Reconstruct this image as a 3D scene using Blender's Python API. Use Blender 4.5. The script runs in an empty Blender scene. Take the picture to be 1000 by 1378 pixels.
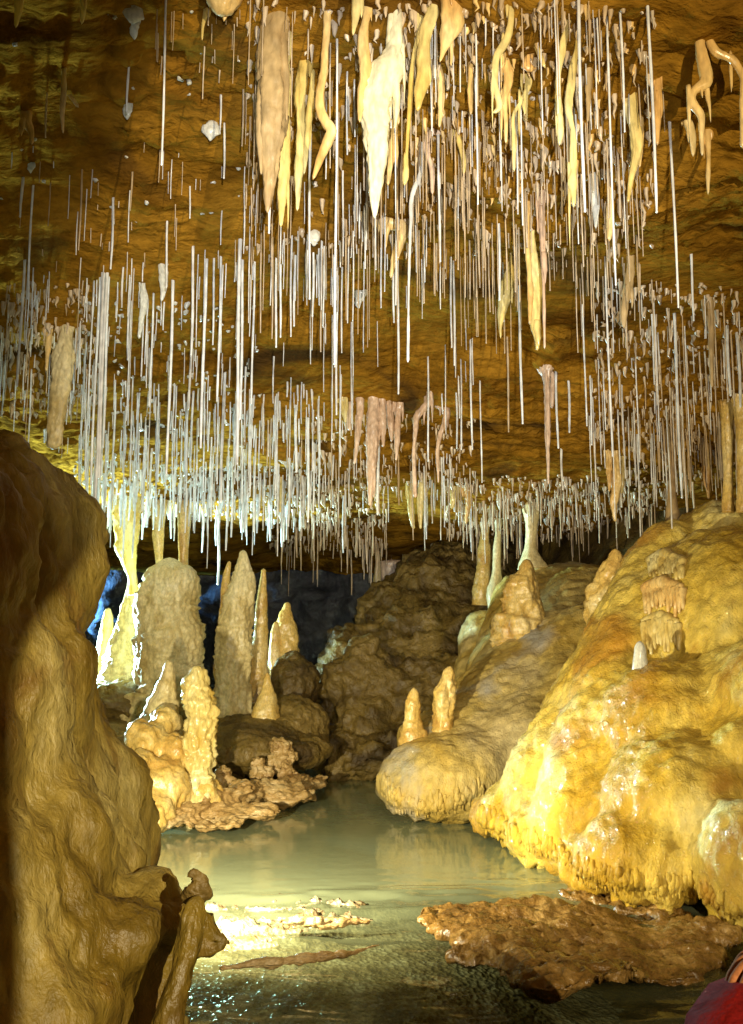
import bpy, math, random
import numpy as np
from mathutils import Vector
from mathutils.bvhtree import BVHTree
random.seed(7)
rng = np.random.RandomState(11)
R = math.radians
sc = bpy.context.scene
col = sc.collection

# ------------------------------------------------------------------ camera
CAM = np.array([0.0, 0.0, 1.2]); TILT = R(8); F = 1300.0
cd = bpy.data.cameras.new('camera'); cam = bpy.data.objects.new('camera', cd); col.objects.link(cam)
cd.sensor_fit = 'VERTICAL'; cd.sensor_height = 24.0; cd.lens = 24.0 * F / 1378.0
cd.clip_start = 0.05; cd.clip_end = 200
cam.location = CAM; cam.rotation_euler = (R(90) + TILT, 0, 0)
sc.camera = cam

def ray(px, py):
    u = (px - 500) / F; v = (689 - py) / F
    return np.array([u, math.cos(TILT) - v * math.sin(TILT), math.sin(TILT) + v * math.cos(TILT)])
def W(px, py, Y):
    d = ray(px, py)
    return CAM + d * (Y / d[1])

# ------------------------------------------------------------------ noise (vectorised gradient-like value noise)
def _h(i, j, k, s):
    n = (i.astype(np.int64) * 374761393 + j.astype(np.int64) * 668265263 + k.astype(np.int64) * 2147483647 + s * 974634777) & 0xffffffff
    n = ((n ^ (n >> 13)) * 1274126177) & 0xffffffff
    n = n ^ (n >> 16)
    return (n & 0xffff) / 32767.5 - 1.0
def vn(P, s=0):
    f = np.floor(P); t = P - f; t = t * t * t * (t * (t * 6 - 15) + 10)
    i, j, k = f[..., 0], f[..., 1], f[..., 2]; a, b, c = t[..., 0], t[..., 1], t[..., 2]
    def L(x, y, w): return x + (y - x) * w
    return L(L(L(_h(i, j, k, s), _h(i+1, j, k, s), a), L(_h(i, j+1, k, s), _h(i+1, j+1, k, s), a), b),
             L(L(_h(i, j, k+1, s), _h(i+1, j, k+1, s), a), L(_h(i, j+1, k+1, s), _h(i+1, j+1, k+1, s), a), b), c)
def fbm(P, sc_=1.0, octv=3, s=0, st=(1, 1, 1), gain=0.5):
    P = np.asarray(P, dtype=float) * np.array(st) * sc_
    r = 0; a = 1.0
    for o in range(octv):
        r = r + a * vn(P + 17.3 * o, s + o); P = P * 2.03; a *= gain
    return r
def ridge(P, sc_=1.0, octv=3, s=0, st=(1, 1, 1)):
    P = np.asarray(P, dtype=float) * np.array(st) * sc_
    r = 0; a = 1.0
    for o in range(octv):
        r = r + a * (1 - 2 * np.abs(vn(P + 9.1 * o, s + o))); P = P * 2.03; a *= 0.5
    return r

# ------------------------------------------------------------------ mesh helpers
def mesh_obj(name, V, Fc, mat, parent=None, smooth=True, origin=None):
    V = np.asarray(V, dtype=np.float64)
    o0 = np.array(origin if origin is not None else (0, 0, 0), dtype=float)
    me = bpy.data.meshes.new(name)
    if isinstance(Fc, np.ndarray):
        n, k = Fc.shape
        me.vertices.add(len(V)); me.vertices.foreach_set('co', (V - o0).astype(np.float32).ravel())
        me.loops.add(n * k); me.loops.foreach_set('vertex_index', Fc.astype(np.int32).ravel())
        me.polygons.add(n); me.polygons.foreach_set('loop_start', (np.arange(n) * k).astype(np.int32))
        me.update(calc_edges=True)
    else:
        me.from_pydata((V - o0).tolist(), [], Fc); me.update()
    if smooth: me.polygons.foreach_set('use_smooth', [True] * len(me.polygons))
    me.materials.append(mat)
    ob = bpy.data.objects.new(name, me); col.objects.link(ob)
    ob.location = o0
    if parent is not None:
        ob.parent = parent; ob.location = o0 - np.array(parent.location)
    return ob
def normals(V, Fq):
    a, b, c, d = V[Fq[:, 0]], V[Fq[:, 1]], V[Fq[:, 2]], V[Fq[:, -1]]
    n = np.cross(c - a, d - b)
    N = np.zeros_like(V)
    for k in range(Fq.shape[1]): np.add.at(N, Fq[:, k], n)
    return N / (np.linalg.norm(N, axis=1, keepdims=True) + 1e-12)
def tag(o, label=None, cat=None, group=None, kind=None):
    if label: o['label'] = label
    if cat: o['category'] = cat
    if group: o['group'] = group
    if kind: o['kind'] = kind
    return o
def empty(name, loc):
    o = bpy.data.objects.new(name, None); col.objects.link(o); o.location = loc; o.empty_display_size = .1
    return o

def surface_nets(Fv, org, h):
    s = Fv < 0
    nx, ny, nz = Fv.shape
    cs = [s[i:nx-1+i, j:ny-1+j, k:nz-1+k] for i in (0, 1) for j in (0, 1) for k in (0, 1)]
    tot = sum(c.astype(np.int8) for c in cs)
    mask = (tot > 0) & (tot < 8)
    I = np.argwhere(mask)
    acc = np.zeros((len(I), 3)); cnt = np.zeros(len(I))
    cr = [(i, j, k) for i in (0, 1) for j in (0, 1) for k in (0, 1)]
    for a in cr:
        for ax in range(3):
            if a[ax]: continue
            b = list(a); b[ax] = 1
            fa = Fv[I[:, 0]+a[0], I[:, 1]+a[1], I[:, 2]+a[2]]; fb = Fv[I[:, 0]+b[0], I[:, 1]+b[1], I[:, 2]+b[2]]
            m = (fa < 0) != (fb < 0)
            t = fa[m] / (fa[m] - fb[m])
            p = np.tile(np.array(a, float), (m.sum(), 1)); p[:, ax] += t
            acc[m] += p; cnt[m] += 1
    V = (I + acc / cnt[:, None]) * h + org
    idx = -np.ones(mask.shape, dtype=np.int64); idx[mask] = np.arange(len(I))
    quads = []
    for ax in range(3):
        sl0 = [slice(1, n-1) for n in Fv.shape]; sl1 = [slice(1, n-1) for n in Fv.shape]
        sl0[ax] = slice(0, Fv.shape[ax]-1); sl1[ax] = slice(1, Fv.shape[ax])
        d = s[tuple(sl0)] != s[tuple(sl1)]
        E = np.argwhere(d)
        off = np.ones(3, dtype=int); off[ax] = 0; E = E + off
        o1, o2 = [(1, 2), (2, 0), (0, 1)][ax]
        def cell(d1, d2):
            q = E.copy(); q[:, o1] -= d1; q[:, o2] -= d2; return idx[q[:, 0], q[:, 1], q[:, 2]]
        Q = np.stack([cell(1, 1), cell(0, 1), cell(0, 0), cell(1, 0)], 1)
        ins = s[E[:, 0], E[:, 1], E[:, 2]]
        Q = np.where(ins[:, None], Q[:, ::-1], Q)
        quads.append(Q)
    Q = np.concatenate(quads)
    return V, Q

def E(px, py, Y, rx, ry, d):
    c = W(px, py, Y); s = Y / F
    return ('e', c, np.array([rx * s, d, ry * s]))
def C(p, q):     # round cone: (px,py,Y,r_px) twice
    return ('c', W(*p[:3]), W(*q[:3]), p[3] * p[2] / F, q[3] * q[2] / F)
def sdf(prims, h, k=0.08, floor=-0.35, warp=None):
    lo = np.full(3, 1e9); hi = -lo
    for p in prims:
        if p[0] == 'e': a, b = p[1] - p[2], p[1] + p[2]
        else:
            r = max(p[3], p[4]); a, b = np.minimum(p[1], p[2]) - r, np.maximum(p[1], p[2]) + r
        lo = np.minimum(lo, a); hi = np.maximum(hi, b)
    lo -= 0.1 + k; hi += 0.1 + k; lo[2] = max(lo[2], floor)
    n = np.ceil((hi - lo) / h).astype(int) + 1
    G = np.stack(np.meshgrid(*[lo[i] + np.arange(n[i]) * h for i in range(3)], indexing='ij'), -1)
    if warp:
        wp, ws = warp
        P = G + np.stack([vn(G * ws, 3), vn(G * ws + 50, 4), vn(G * ws + 90, 5)], -1) * wp
    else: P = G
    D = None
    for p in prims:
        if p[0] == 'e':
            q = (P - p[1]) / p[2]; k0 = np.linalg.norm(q, axis=-1); k1 = np.linalg.norm(q / p[2], axis=-1)
            d = k0 * (k0 - 1) / (k1 + 1e-9)
        else:
            ba = p[2] - p[1]; t = np.clip(((P - p[1]) @ ba) / (ba @ ba), 0, 1)
            d = np.linalg.norm(P - p[1] - t[..., None] * ba, axis=-1) - (p[3] + (p[4] - p[3]) * t)
        if D is None: D = d
        else:
            hh = np.clip(0.5 + 0.5 * (D - d) / k, 0, 1)
            D = D * (1 - hh) + d * hh - k * hh * (1 - hh)
    D[:, :, 0] = np.maximum(D[:, :, 0], 0.01)      # close the base
    return surface_nets(D, lo, h)

BV = {}
def rock(name, prims, h, mat, disp, k=0.08, floor=-0.35, warp=None, parent=None, key=None):
    V, Q = sdf(prims, h, k, floor, warp)
    N = normals(V, Q)
    V = V + N * disp(V, N)[:, None]
    org = (V[:, 0].mean(), V[:, 1].mean(), V[:, 2].min())
    ob = mesh_obj(name, V, Q, mat, parent, True, org)
    BV[key or name] = BVHTree.FromPolygons(V.tolist(), Q.tolist())
    return ob
def hit(key, px, py):
    d = Vector(ray(px, py)).normalized()
    loc, nrm, i, dist = BV[key].ray_cast(Vector(CAM), d)
    return (np.array(loc), np.array(nrm)) if loc else (None, None)

def tube_geo(P, rad, seg=8, flat=1.0, cap=True):
    P = np.asarray(P, float); rad = np.asarray(rad, float); n = len(P)
    T = np.gradient(P, axis=0); T /= np.linalg.norm(T, axis=1, keepdims=True) + 1e-12
    ref = np.array([0., 1., 0.])
    U = np.cross(np.tile(ref, (n, 1)), T); U /= np.linalg.norm(U, axis=1, keepdims=True) + 1e-12
    B = np.cross(T, U)
    a = np.linspace(0, 2 * np.pi, seg, endpoint=False)
    V = P[:, None, :] + rad[:, None, None] * (np.cos(a)[None, :, None] * U[:, None, :] + flat * np.sin(a)[None, :, None] * B[:, None, :])
    V = V.reshape(-1, 3)
    i = np.arange(n - 1)[:, None] * seg; j = np.arange(seg)[None, :]; j2 = (j + 1) % seg
    Q = np.stack([i + j, i + j2, i + seg + j2, i + seg + j], -1).reshape(-1, 4)
    return V, Q
def resample(pts, rad, step):
    pts = np.asarray(pts, float); rad = np.asarray(rad, float)
    L = np.r_[0, np.cumsum(np.linalg.norm(np.diff(pts, axis=0), axis=1))]
    n = max(6, int(L[-1] / step)); t = np.linspace(0, L[-1], n)
    # catmull-rom through control points
    def cr(Y):
        Y = np.asarray(Y, float); out = np.zeros((n,) + Y.shape[1:])
        m = np.gradient(Y, L, axis=0) if len(L) > 2 else np.tile((Y[1] - Y[0]) / (L[1] - L[0]), (2,) + (1,) * (Y.ndim - 1))
        k = np.clip(np.searchsorted(L, t, side='right') - 1, 0, len(L) - 2)
        hh = (L[k + 1] - L[k]); u = (t - L[k]) / hh
        sh = (slice(None),) + (None,) * (Y.ndim - 1)
        h00 = (2*u**3 - 3*u**2 + 1)[sh]; h10 = (u**3 - 2*u**2 + u)[sh]; h01 = (-2*u**3 + 3*u**2)[sh]; h11 = (u**3 - u**2)[sh]
        return h00 * Y[k] + h10 * hh[sh] * m[k] + h01 * Y[k+1] + h11 * hh[sh] * m[k+1]
    return cr(pts), np.maximum(cr(rad), 0.0006)
def spel(pts, rad, step=0.012, seg=32, amp=0.15, sc_=9.0, ribs=0.0, ribn=14, tiers=0.0, tl=0.12, s=0, flat=1.0, round_end=True, fine=0.03, zst=.6):
    """one speleothem: a tapered, knobbly tube along a path (first point = root)"""
    P, r = resample(pts, rad, step)
    L = np.r_[0, np.cumsum(np.linalg.norm(np.diff(P, axis=0), axis=1))]
    if round_end:
        e = np.clip((L[-1] - L) / (r + 1e-6), 0, 1); r = r * np.sqrt(np.clip(1 - (1 - e) ** 2, 0.0004, 1))
    if tiers:
        ph = (L / tl + 0.35 * vn(np.stack([L * 3, L * 0, L * 0], -1), s)) % 1.0
        r = r * (1 + tiers * (ph ** 1.5 - 0.4))
    V, Q = tube_geo(P, r, seg, flat)
    rr = np.repeat(r, seg); Cn = np.repeat(P, seg, axis=0); N = (V - Cn) / (rr[:, None] + 1e-9)
    d = amp * fbm(V, sc_, 4, s, (1, 1, zst), .6) * rr
    if ribs:
        a = np.tile(np.linspace(0, 2*np.pi, seg, endpoint=False), len(P))
        w = vn(np.stack([np.cos(a)*2, np.sin(a)*2, np.repeat(L, seg)*2.0], -1), s+5)
        d += ribs * rr * np.sin(a * ribn + 3.0 * w + np.repeat(L, seg) * 2) * (0.5 + 0.5 * vn(V * 5, s + 2))
    d += fine * rr * fbm(V, sc_ * 5, 2, s + 3)
    V = V + N * d[:, None]
    # close ends
    a0 = len(V); V = np.vstack([V, P[0], P[-1]])
    nseg = seg; last = (len(P) - 1) * seg
    F4 = Q.tolist() + [[a0, (j+1) % nseg, j] for j in range(nseg)] + [[a0+1, last+j, last+(j+1) % nseg] for j in range(nseg)]
    return V, F4
class MB:
    def __init__(s): s.V = []; s.F = []; s.n = 0
    def add(s, V, Fc):
        n = s.n; s.V.append(np.asarray(V)); s.F += [[i + n for i in f] for f in (Fc.tolist() if isinstance(Fc, np.ndarray) else Fc)]; s.n += len(V)
    def build(s, name, mat, parent=None, origin=None, smooth=True):
        return mesh_obj(name, np.vstack(s.V), s.F, mat, parent, smooth, origin)

# ------------------------------------------------------------------ materials
def rockmat(name, cols, scale=2.0, stretch=(1, 1, 1), rough=(0.25, 0.6), bumps=((6, .3, .03), (40, .4, .006)), spec=0.5, grime=None, sss=0.0, sparkle=0.0, dist=0.6, coat=0.0, transl=0.0):
    m = bpy.data.materials.new(name); m.use_nodes = True; nt = m.node_tree; N = nt.nodes; L = nt.links
    b = N['Principled BSDF']
    tc = N.new('ShaderNodeNewGeometry')
    mp = N.new('ShaderNodeMapping'); mp.inputs['Scale'].default_value = stretch; L.new(tc.outputs['Position'], mp.inputs[0])
    n1 = N.new('ShaderNodeTexNoise'); n1.inputs['Scale'].default_value = scale; n1.inputs['Detail'].default_value = 8; n1.inputs['Distortion'].default_value = dist
    L.new(mp.outputs[0], n1.inputs[0])
    cr = N.new('ShaderNodeValToRGB'); L.new(n1.outputs[0], cr.inputs[0])
    el = cr.color_ramp.elements
    ps = np.linspace(0.32, 0.68, len(cols))
    el[0].position = ps[0]; el[0].color = (*cols[0], 1); el[1].position = ps[-1]; el[1].color = (*cols[-1], 1)
    for p, c in list(zip(ps, cols))[1:-1]:
        e = el.new(float(p)); e.color = (*c, 1)
    # fine speckle
    n2 = N.new('ShaderNodeTexNoise'); n2.inputs['Scale'].default_value = scale * 14; n2.inputs['Detail'].default_value = 4; L.new(mp.outputs[0], n2.inputs[0])
    mr = N.new('ShaderNodeMapRange'); mr.inputs[1].default_value = .3; mr.inputs[2].default_value = .7; mr.inputs[3].default_value = .72; mr.inputs[4].default_value = 1.2; L.new(n2.outputs[0], mr.inputs[0])
    mx = N.new('ShaderNodeMix'); mx.data_type = 'RGBA'; mx.blend_type = 'MULTIPLY'; mx.inputs[0].default_value = 1
    L.new(cr.outputs[0], mx.inputs[6]); L.new(mr.outputs[0], mx.inputs[7])
    out = mx.outputs[2]
    if grime:
        gc, gs, g0, g1 = grime
        n3 = N.new('ShaderNodeTexNoise'); n3.inputs['Scale'].default_value = gs; n3.inputs['Detail'].default_value = 5; n3.inputs['Distortion'].default_value = 1.2; L.new(tc.outputs['Position'], n3.inputs[0])
        g = N.new('ShaderNodeMapRange'); g.inputs[1].default_value = g0; g.inputs[2].default_value = g1; L.new(n3.outputs[0], g.inputs[0])
        m2 = N.new('ShaderNodeMix'); m2.data_type = 'RGBA'; L.new(g.outputs[0], m2.inputs[0]); L.new(out, m2.inputs[6]); m2.inputs[7].default_value = (*gc, 1)
        out = m2.outputs[2]
    L.new(out, b.inputs['Base Color'])
    nr = N.new('ShaderNodeTexNoise'); nr.inputs['Scale'].default_value = scale * 3; nr.inputs['Detail'].default_value = 3; L.new(tc.outputs['Position'], nr.inputs[0])
    rr = N.new('ShaderNodeMapRange'); rr.inputs[1].default_value = .3; rr.inputs[2].default_value = .7; rr.inputs[3].default_value = rough[0]; rr.inputs[4].default_value = rough[1]; L.new(nr.outputs[0], rr.inputs[0])
    L.new(rr.outputs[0], b.inputs['Roughness'])
    b.inputs['Specular IOR Level'].default_value = spec
    if coat: b.inputs['Coat Weight'].default_value = coat; b.inputs['Coat Roughness'].default_value = .08
    prev = None
    for bs in bumps:
        s_, st_, ds = bs[:3]
        if len(bs) > 3 and bs[3] == 'v':
            t = N.new('ShaderNodeTexVoronoi'); t.inputs['Scale'].default_value = s_; o = t.outputs['Distance']
        else:
            t = N.new('ShaderNodeTexNoise'); t.inputs['Scale'].default_value = s_; t.inputs['Detail'].default_value = 6; t.inputs['Distortion'].default_value = .4; o = t.outputs[0]
        L.new(mp.outputs[0], t.inputs[0])
        bp = N.new('ShaderNodeBump'); bp.inputs['Strength'].default_value = st_; bp.inputs['Distance'].default_value = ds
        L.new(o, bp.inputs['Height'])
        if prev: L.new(prev.outputs[0], bp.inputs['Normal'])
        prev = bp
    if prev:
        L.new(prev.outputs[0], b.inputs['Normal'])
    if coat:
        t = N.new('ShaderNodeTexNoise'); t.inputs['Scale'].default_value = 50; t.inputs['Detail'].default_value = 3; L.new(tc.outputs['Position'], t.inputs[0])
        bp = N.new('ShaderNodeBump'); bp.inputs['Strength'].default_value = 1; bp.inputs['Distance'].default_value = .03; L.new(t.outputs[0], bp.inputs['Height'])
        if prev: L.new(prev.outputs[0], bp.inputs['Normal'])
        L.new(bp.outputs[0], b.inputs['Coat Normal'])
    if transl:
        tr = N.new('ShaderNodeBsdfTranslucent'); L.new(out, tr.inputs[0]); ms = N.new('ShaderNodeMixShader'); ms.inputs[0].default_value = transl
        L.new(b.outputs[0], ms.inputs[1]); L.new(tr.outputs[0], ms.inputs[2]); L.new(ms.outputs[0], N['Material Output'].inputs[0])
    if sss: b.inputs['Subsurface Weight'].default_value = sss; b.inputs['Subsurface Radius'].default_value = (.04, .02, .008); b.inputs['Subsurface Scale'].default_value = .5
    return m
M = {}
M['ceiling'] = rockmat('ochre_ceiling_rock', [(.13, .058, .007), (.26, .125, .012), (.33, .165, .018), (.24, .112, .012)], 1.3, (1, 1.6, 1), (.6, .85),
                       ((3.0, .6, .08), (11, .7, .035), (45, .6, .008)), 0.0, grime=((.06, .032, .010), 1.1, .54, .70))
M['mound'] = rockmat('honey_flowstone', [(.42, .25, .022), (.56, .37, .045), (.65, .48, .10), (.70, .60, .26)], 1.6, (1, 1, .6), (.5, .7),
                     ((9, .35, .012), (45, .8, .012), (110, .6, .008)), .15, coat=1.0, grime=((.42, .20, .02), 1.3, .54, .72))
M['slope'] = rockmat('tan_flowstone', [(.34, .21, .035), (.46, .31, .07), (.50, .37, .12), (.48, .38, .19)], 1.5, (1, 1, .6), (.3, .5),
                     ((9, .5, .02), (60, .8, .012)), .15, coat=.6, grime=((.35, .33, .30), 1.1, .56, .68))
M['left'] = rockmat('brown_flowstone', [(.10, .058, .007), (.18, .12, .016), (.28, .205, .045), (.38, .31, .11)], 2.6, (1, 1, .5), (.3, .6),
                    ((7, .6, .03), (24, .9, .016), (70, .9, .006), (220, .7, .002)), .45, grime=((.15, .07, .012), 2.4, .52, .68))
M['bank'] = rockmat('muddy_rock', [(.06, .035, .010), (.155, .10, .022), (.23, .155, .045)], 2.5, (1, 1, 1), (.35, .7),
                    ((7, .8, .06), (26, .8, .02), (80, .6, .006)), .5)
M['stal'] = rockmat('beige_stalagmite', [(.46, .34, .13), (.62, .50, .25), (.70, .60, .36)], 4, (1, 1, .6), (.3, .6), ((14, .5, .015), (70, .5, .004)), .5)
M['stal_warm'] = rockmat('amber_stalagmite', [(.46, .26, .06), (.62, .42, .12), (.70, .54, .24)], 5, (1, 1, .7), (.15, .4), ((18, .6, .015), (80, .6, .005)), .6)
M['cream'] = rockmat('cream_calcite', [(.62, .42, .10), (.78, .62, .24), (.84, .75, .42)], 5, (1, 1, .35), (.16, .4), ((20, .4, .008), (90, .4, .003)), .6, transl=.25)
M['orange'] = rockmat('orange_calcite', [(.52, .28, .08), (.66, .44, .16), (.74, .58, .30)], 5, (1, 1, .35), (.2, .45), ((20, .4, .008), (90, .4, .003)), .6)
M['taupe'] = rockmat('taupe_calcite', [(.30, .19, .08), (.40, .28, .13), (.46, .33, .16)], 3, (1, 1, .4), (.35, .6), ((30, .4, .008), (120, .5, .003)), .45)
M['pink'] = rockmat('pinkish_calcite', [(.42, .27, .17), (.54, .38, .26), (.60, .46, .34)], 5, (1, 1, .4), (.25, .5), ((20, .4, .008), (90, .4, .003)), .5)
M['bright'] = rockmat('ivory_calcite', [(.80, .70, .42), (.86, .80, .56), (.88, .84, .66)], 5, (1, 1, .35), (.16, .4), ((14, .4, .01), (70, .3, .003)), .6, transl=.2)
M['white'] = rockmat('white_calcite', [(.74, .72, .62), (.84, .83, .78)], 6, (1, 1, .5), (.12, .3), ((30, .4, .005),), .7, transl=.3)
M['straw'] = rockmat('pale_straw_calcite', [(.70, .66, .60), (.83, .82, .80), (.87, .87, .86)], 2.2, (1, 1, .6), (.12, .3), ((60, .3, .002),), .7, transl=.2)
M['straw_tan'] = rockmat('tan_straw_calcite', [(.44, .30, .15), (.58, .44, .28), (.68, .58, .46)], 2.2, (1, 1, .6), (.2, .4), ((60, .3, .002),), .6, transl=.12)
M['shoal'] = rockmat('wet_brown_shoal_rock', [(.09, .045, .012), (.22, .12, .03), (.38, .24, .08)], 5, (1, 1, 1), (.08, .35), ((14, .8, .03), (50, .8, .01)), .7)
M['gravel'] = rockmat('pale_wet_gravel', [(.16, .11, .05), (.34, .27, .16), (.5, .45, .34)], 9, (1, 1, 1), (.06, .3), ((16, .8, .02), (45, .9, .012, 'v')), .8)
M['slab'] = rockmat('layered_rim_rock', [(.26, .15, .05), (.46, .30, .12), (.56, .42, .22)], 5, (1, 1, 3), (.2, .45), ((16, .8, .02), (60, .7, .006)), .6)
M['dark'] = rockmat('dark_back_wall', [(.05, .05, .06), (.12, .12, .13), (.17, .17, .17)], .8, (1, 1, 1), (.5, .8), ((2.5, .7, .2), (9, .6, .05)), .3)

def watermat():
    m = bpy.data.materials.new('murky_green_water'); m.use_nodes = True; nt = m.node_tree; N = nt.nodes; L = nt.links
    b = N['Principled BSDF']
    g = N.new('ShaderNodeNewGeometry')
    n = N.new('ShaderNodeTexNoise'); n.inputs['Scale'].default_value = .9; n.inputs['Detail'].default_value = 3; L.new(g.outputs['Position'], n.inputs[0])
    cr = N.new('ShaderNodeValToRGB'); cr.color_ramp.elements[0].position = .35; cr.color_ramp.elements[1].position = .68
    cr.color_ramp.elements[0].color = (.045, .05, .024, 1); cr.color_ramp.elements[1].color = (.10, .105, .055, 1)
    L.new(n.outputs[0], cr.inputs[0])
    sx = N.new('ShaderNodeSeparateXYZ'); L.new(g.outputs['Position'], sx.inputs[0])
    ad = N.new('ShaderNodeMath'); ad.operation = 'MULTIPLY_ADD'; ad.inputs[1].default_value = .7; L.new(n.outputs[0], ad.inputs[0]); L.new(sx.outputs['Y'], ad.inputs[2])
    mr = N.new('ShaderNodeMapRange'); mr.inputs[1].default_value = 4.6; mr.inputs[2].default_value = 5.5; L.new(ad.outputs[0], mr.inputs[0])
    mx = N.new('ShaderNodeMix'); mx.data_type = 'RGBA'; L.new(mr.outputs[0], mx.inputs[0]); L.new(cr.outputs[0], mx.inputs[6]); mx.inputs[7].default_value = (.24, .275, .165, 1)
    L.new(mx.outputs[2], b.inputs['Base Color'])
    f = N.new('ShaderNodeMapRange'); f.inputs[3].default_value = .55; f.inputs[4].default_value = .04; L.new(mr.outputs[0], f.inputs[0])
    tp = N.new('ShaderNodeBsdfTransparent'); tp.inputs[0].default_value = (.8, .88, .75, 1); ms = N.new('ShaderNodeMixShader')
    L.new(f.outputs[0], ms.inputs[0]); L.new(b.outputs[0], ms.inputs[1]); L.new(tp.outputs[0], ms.inputs[2]); L.new(ms.outputs[0], N['Material Output'].inputs[0])
    b.inputs['Roughness'].default_value = .09; b.inputs['IOR'].default_value = 1.33; b.inputs['Specular IOR Level'].default_value = .6
    t = N.new('ShaderNodeTexNoise'); t.inputs['Scale'].default_value = 6; t.inputs['Detail'].default_value = 3; L.new(g.outputs['Position'], t.inputs[0])
    bp = N.new('ShaderNodeBump'); bp.inputs['Strength'].default_value = .12; bp.inputs['Distance'].default_value = .02; L.new(t.outputs[0], bp.inputs['Height']); L.new(bp.outputs[0], b.inputs['Normal'])
    return m
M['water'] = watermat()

def simple(name, c, rough, spec=.5, bump=None):
    return rockmat(name, [tuple(x * .8 for x in c), c], 12, (1, 1, 1), (rough, rough + .15), bump or ((60, .2, .003),), spec)
M['red'] = simple('red_overall_cloth', (.17, .006, .005), .85, .1, ((9, .6, .03), (220, .3, .001)))
M['skin'] = simple('skin', (.34, .13, .05), .75, .05)
M['hair'] = simple('brown_hair', (.05, .025, .012), .5)

# ------------------------------------------------------------------ ceiling
def c_low(x, y):
    z = 1.2 + np.interp(y, [-2, 2.5, 4.2, 6, 8.5, 10.5, 13, 18, 22], [2.05, 1.92, 1.76, 1.62, 1.46, 1.38, 1.3, 1.15, 1.0])
    z = z - 0.10 * np.clip(np.abs(x) - 3.6, 0, 9) ** 2
    P = np.stack([x, y, x * 0], -1)
    z = z + .09 * fbm(P, .8, 2, 21) + .035 * fbm(P, 2.6, 2, 31)
    # low ledge that carries the pinkish cluster, and a shallow dome in front of it
    z = z - .10 * np.exp(-((y - 6.3) / .35) ** 2) * np.exp(-((x - .15) / .9) ** 2) + .10 * np.exp(-((y - 5.2) / .8) ** 2 - ((x - .1) / 1.1) ** 2)
    z = z + .16 * np.exp(-((y - 7.6) / .8) ** 2 - ((x - .9) / .8) ** 2)
    # hanging lip, upper right
    z = z - .12 / (1 + np.exp(-((x - .2) * 5))) / (1 + np.exp((y - 3.75 - .25 * np.sin(x * 3)) * 14))
    return z
def c_full(x, y):
    P = np.stack([x, y, x * 0], -1)
    # bedding ripples running across the passage + rough knobbly patches
    rough = np.clip(.5 + 1.2 * fbm(P, .7, 2, 71), 0.15, 1)
    th = np.clip(fbm(P * 1.0, .9, 2, 77) * 2.2 + 1.6 * np.exp(-((x - .7) / 1.0) ** 2 - ((y - 3.6) / .9) ** 2) - .15, 0, 1)
    return c_low(x, y) - th * .016 * np.clip(ridge(P, 15, 3, 78), -.2, 2) + rough * (.020 * ridge(P, 5.5, 4, 41, (.55, 1.3, 1)) + .012 * fbm(P, 22, 3, 51))
xs = np.arange(-7.5, 6.5, .028); ys = np.arange(-2.0, 20, .028)
X, Y = np.meshgrid(xs, ys, indexing='ij')
Z = c_full(X, Y)
def grid_mesh(X, Y, Z, flip=False):
    nx, ny = X.shape; V = np.stack([X, Y, Z], -1).reshape(-1, 3)
    i = np.arange(nx - 1)[:, None] * ny; j = np.arange(ny - 1)[None, :]
    Q = np.stack([i + j, i + ny + j, i + ny + j + 1, i + j + 1], -1).reshape(-1, 4)
    return V, (Q[:, ::-1] if flip else Q)
V, Q = grid_mesh(X, Y, Z, True)
tag(mesh_obj('cave_ceiling', V, Q, M['ceiling']), kind='structure')
def ceil_hit(px, py):
    d = ray(px, py); t = np.linspace(1.0, 19, 900); P = CAM[None] + d[None] * (t / d[1])[:, None]
    m = P[:, 2] > c_low(P[:, 0], P[:, 1])
    if not m.any(): return None
    return P[int(np.argmax(m))]
def c1(x, y): return float(c_full(np.array([x]), np.array([y]))[0])

# ------------------------------------------------------------------ cave floor / walls
xs = np.arange(-7.5, 6.5, .05); ys = np.arange(-2, 20, .05)
X, Y = np.meshgrid(xs, ys, indexing='ij')
P3 = np.stack([X, Y, X * 0], -1)
Zf = -.22 + .06 * fbm(P3, 1.2, 4, 61)
sg = lambda t: 1 / (1 + np.exp(-t))
Zf += .80 * sg((Y - 8.0) * 5) * sg((-X - .95 - (Y - 8) * .02) * 7)       # left shelf
Zf += 1.2 * sg((Y - 9.6) * 3) * sg((X + .35) * 5)
Zf += 1.3 * sg((Y - 11.5) * 2.0) * sg((X + .2) * 4)
Zf += 1.5 * sg((X - 2.2) * 5) + 2.2 * sg((-X - 6.2) * 6) + 1.0 * sg((X - 3.2) * 4)
V, Q = grid_mesh(X, Y, Zf)
tag(mesh_obj('cave_floor', V, Q, M['bank']), kind='structure')
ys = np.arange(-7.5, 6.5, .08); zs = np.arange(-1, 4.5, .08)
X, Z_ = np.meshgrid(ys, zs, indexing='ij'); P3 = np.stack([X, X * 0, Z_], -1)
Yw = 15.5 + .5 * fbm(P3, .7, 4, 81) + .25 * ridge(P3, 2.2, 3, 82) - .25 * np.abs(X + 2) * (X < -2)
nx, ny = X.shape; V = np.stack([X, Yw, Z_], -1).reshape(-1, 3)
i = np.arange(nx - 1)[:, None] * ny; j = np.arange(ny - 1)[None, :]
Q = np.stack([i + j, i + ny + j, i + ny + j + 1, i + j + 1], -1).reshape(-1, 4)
tag(mesh_obj('cave_wall_or_blocker', V, Q, M['dark']), kind='structure')

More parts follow.
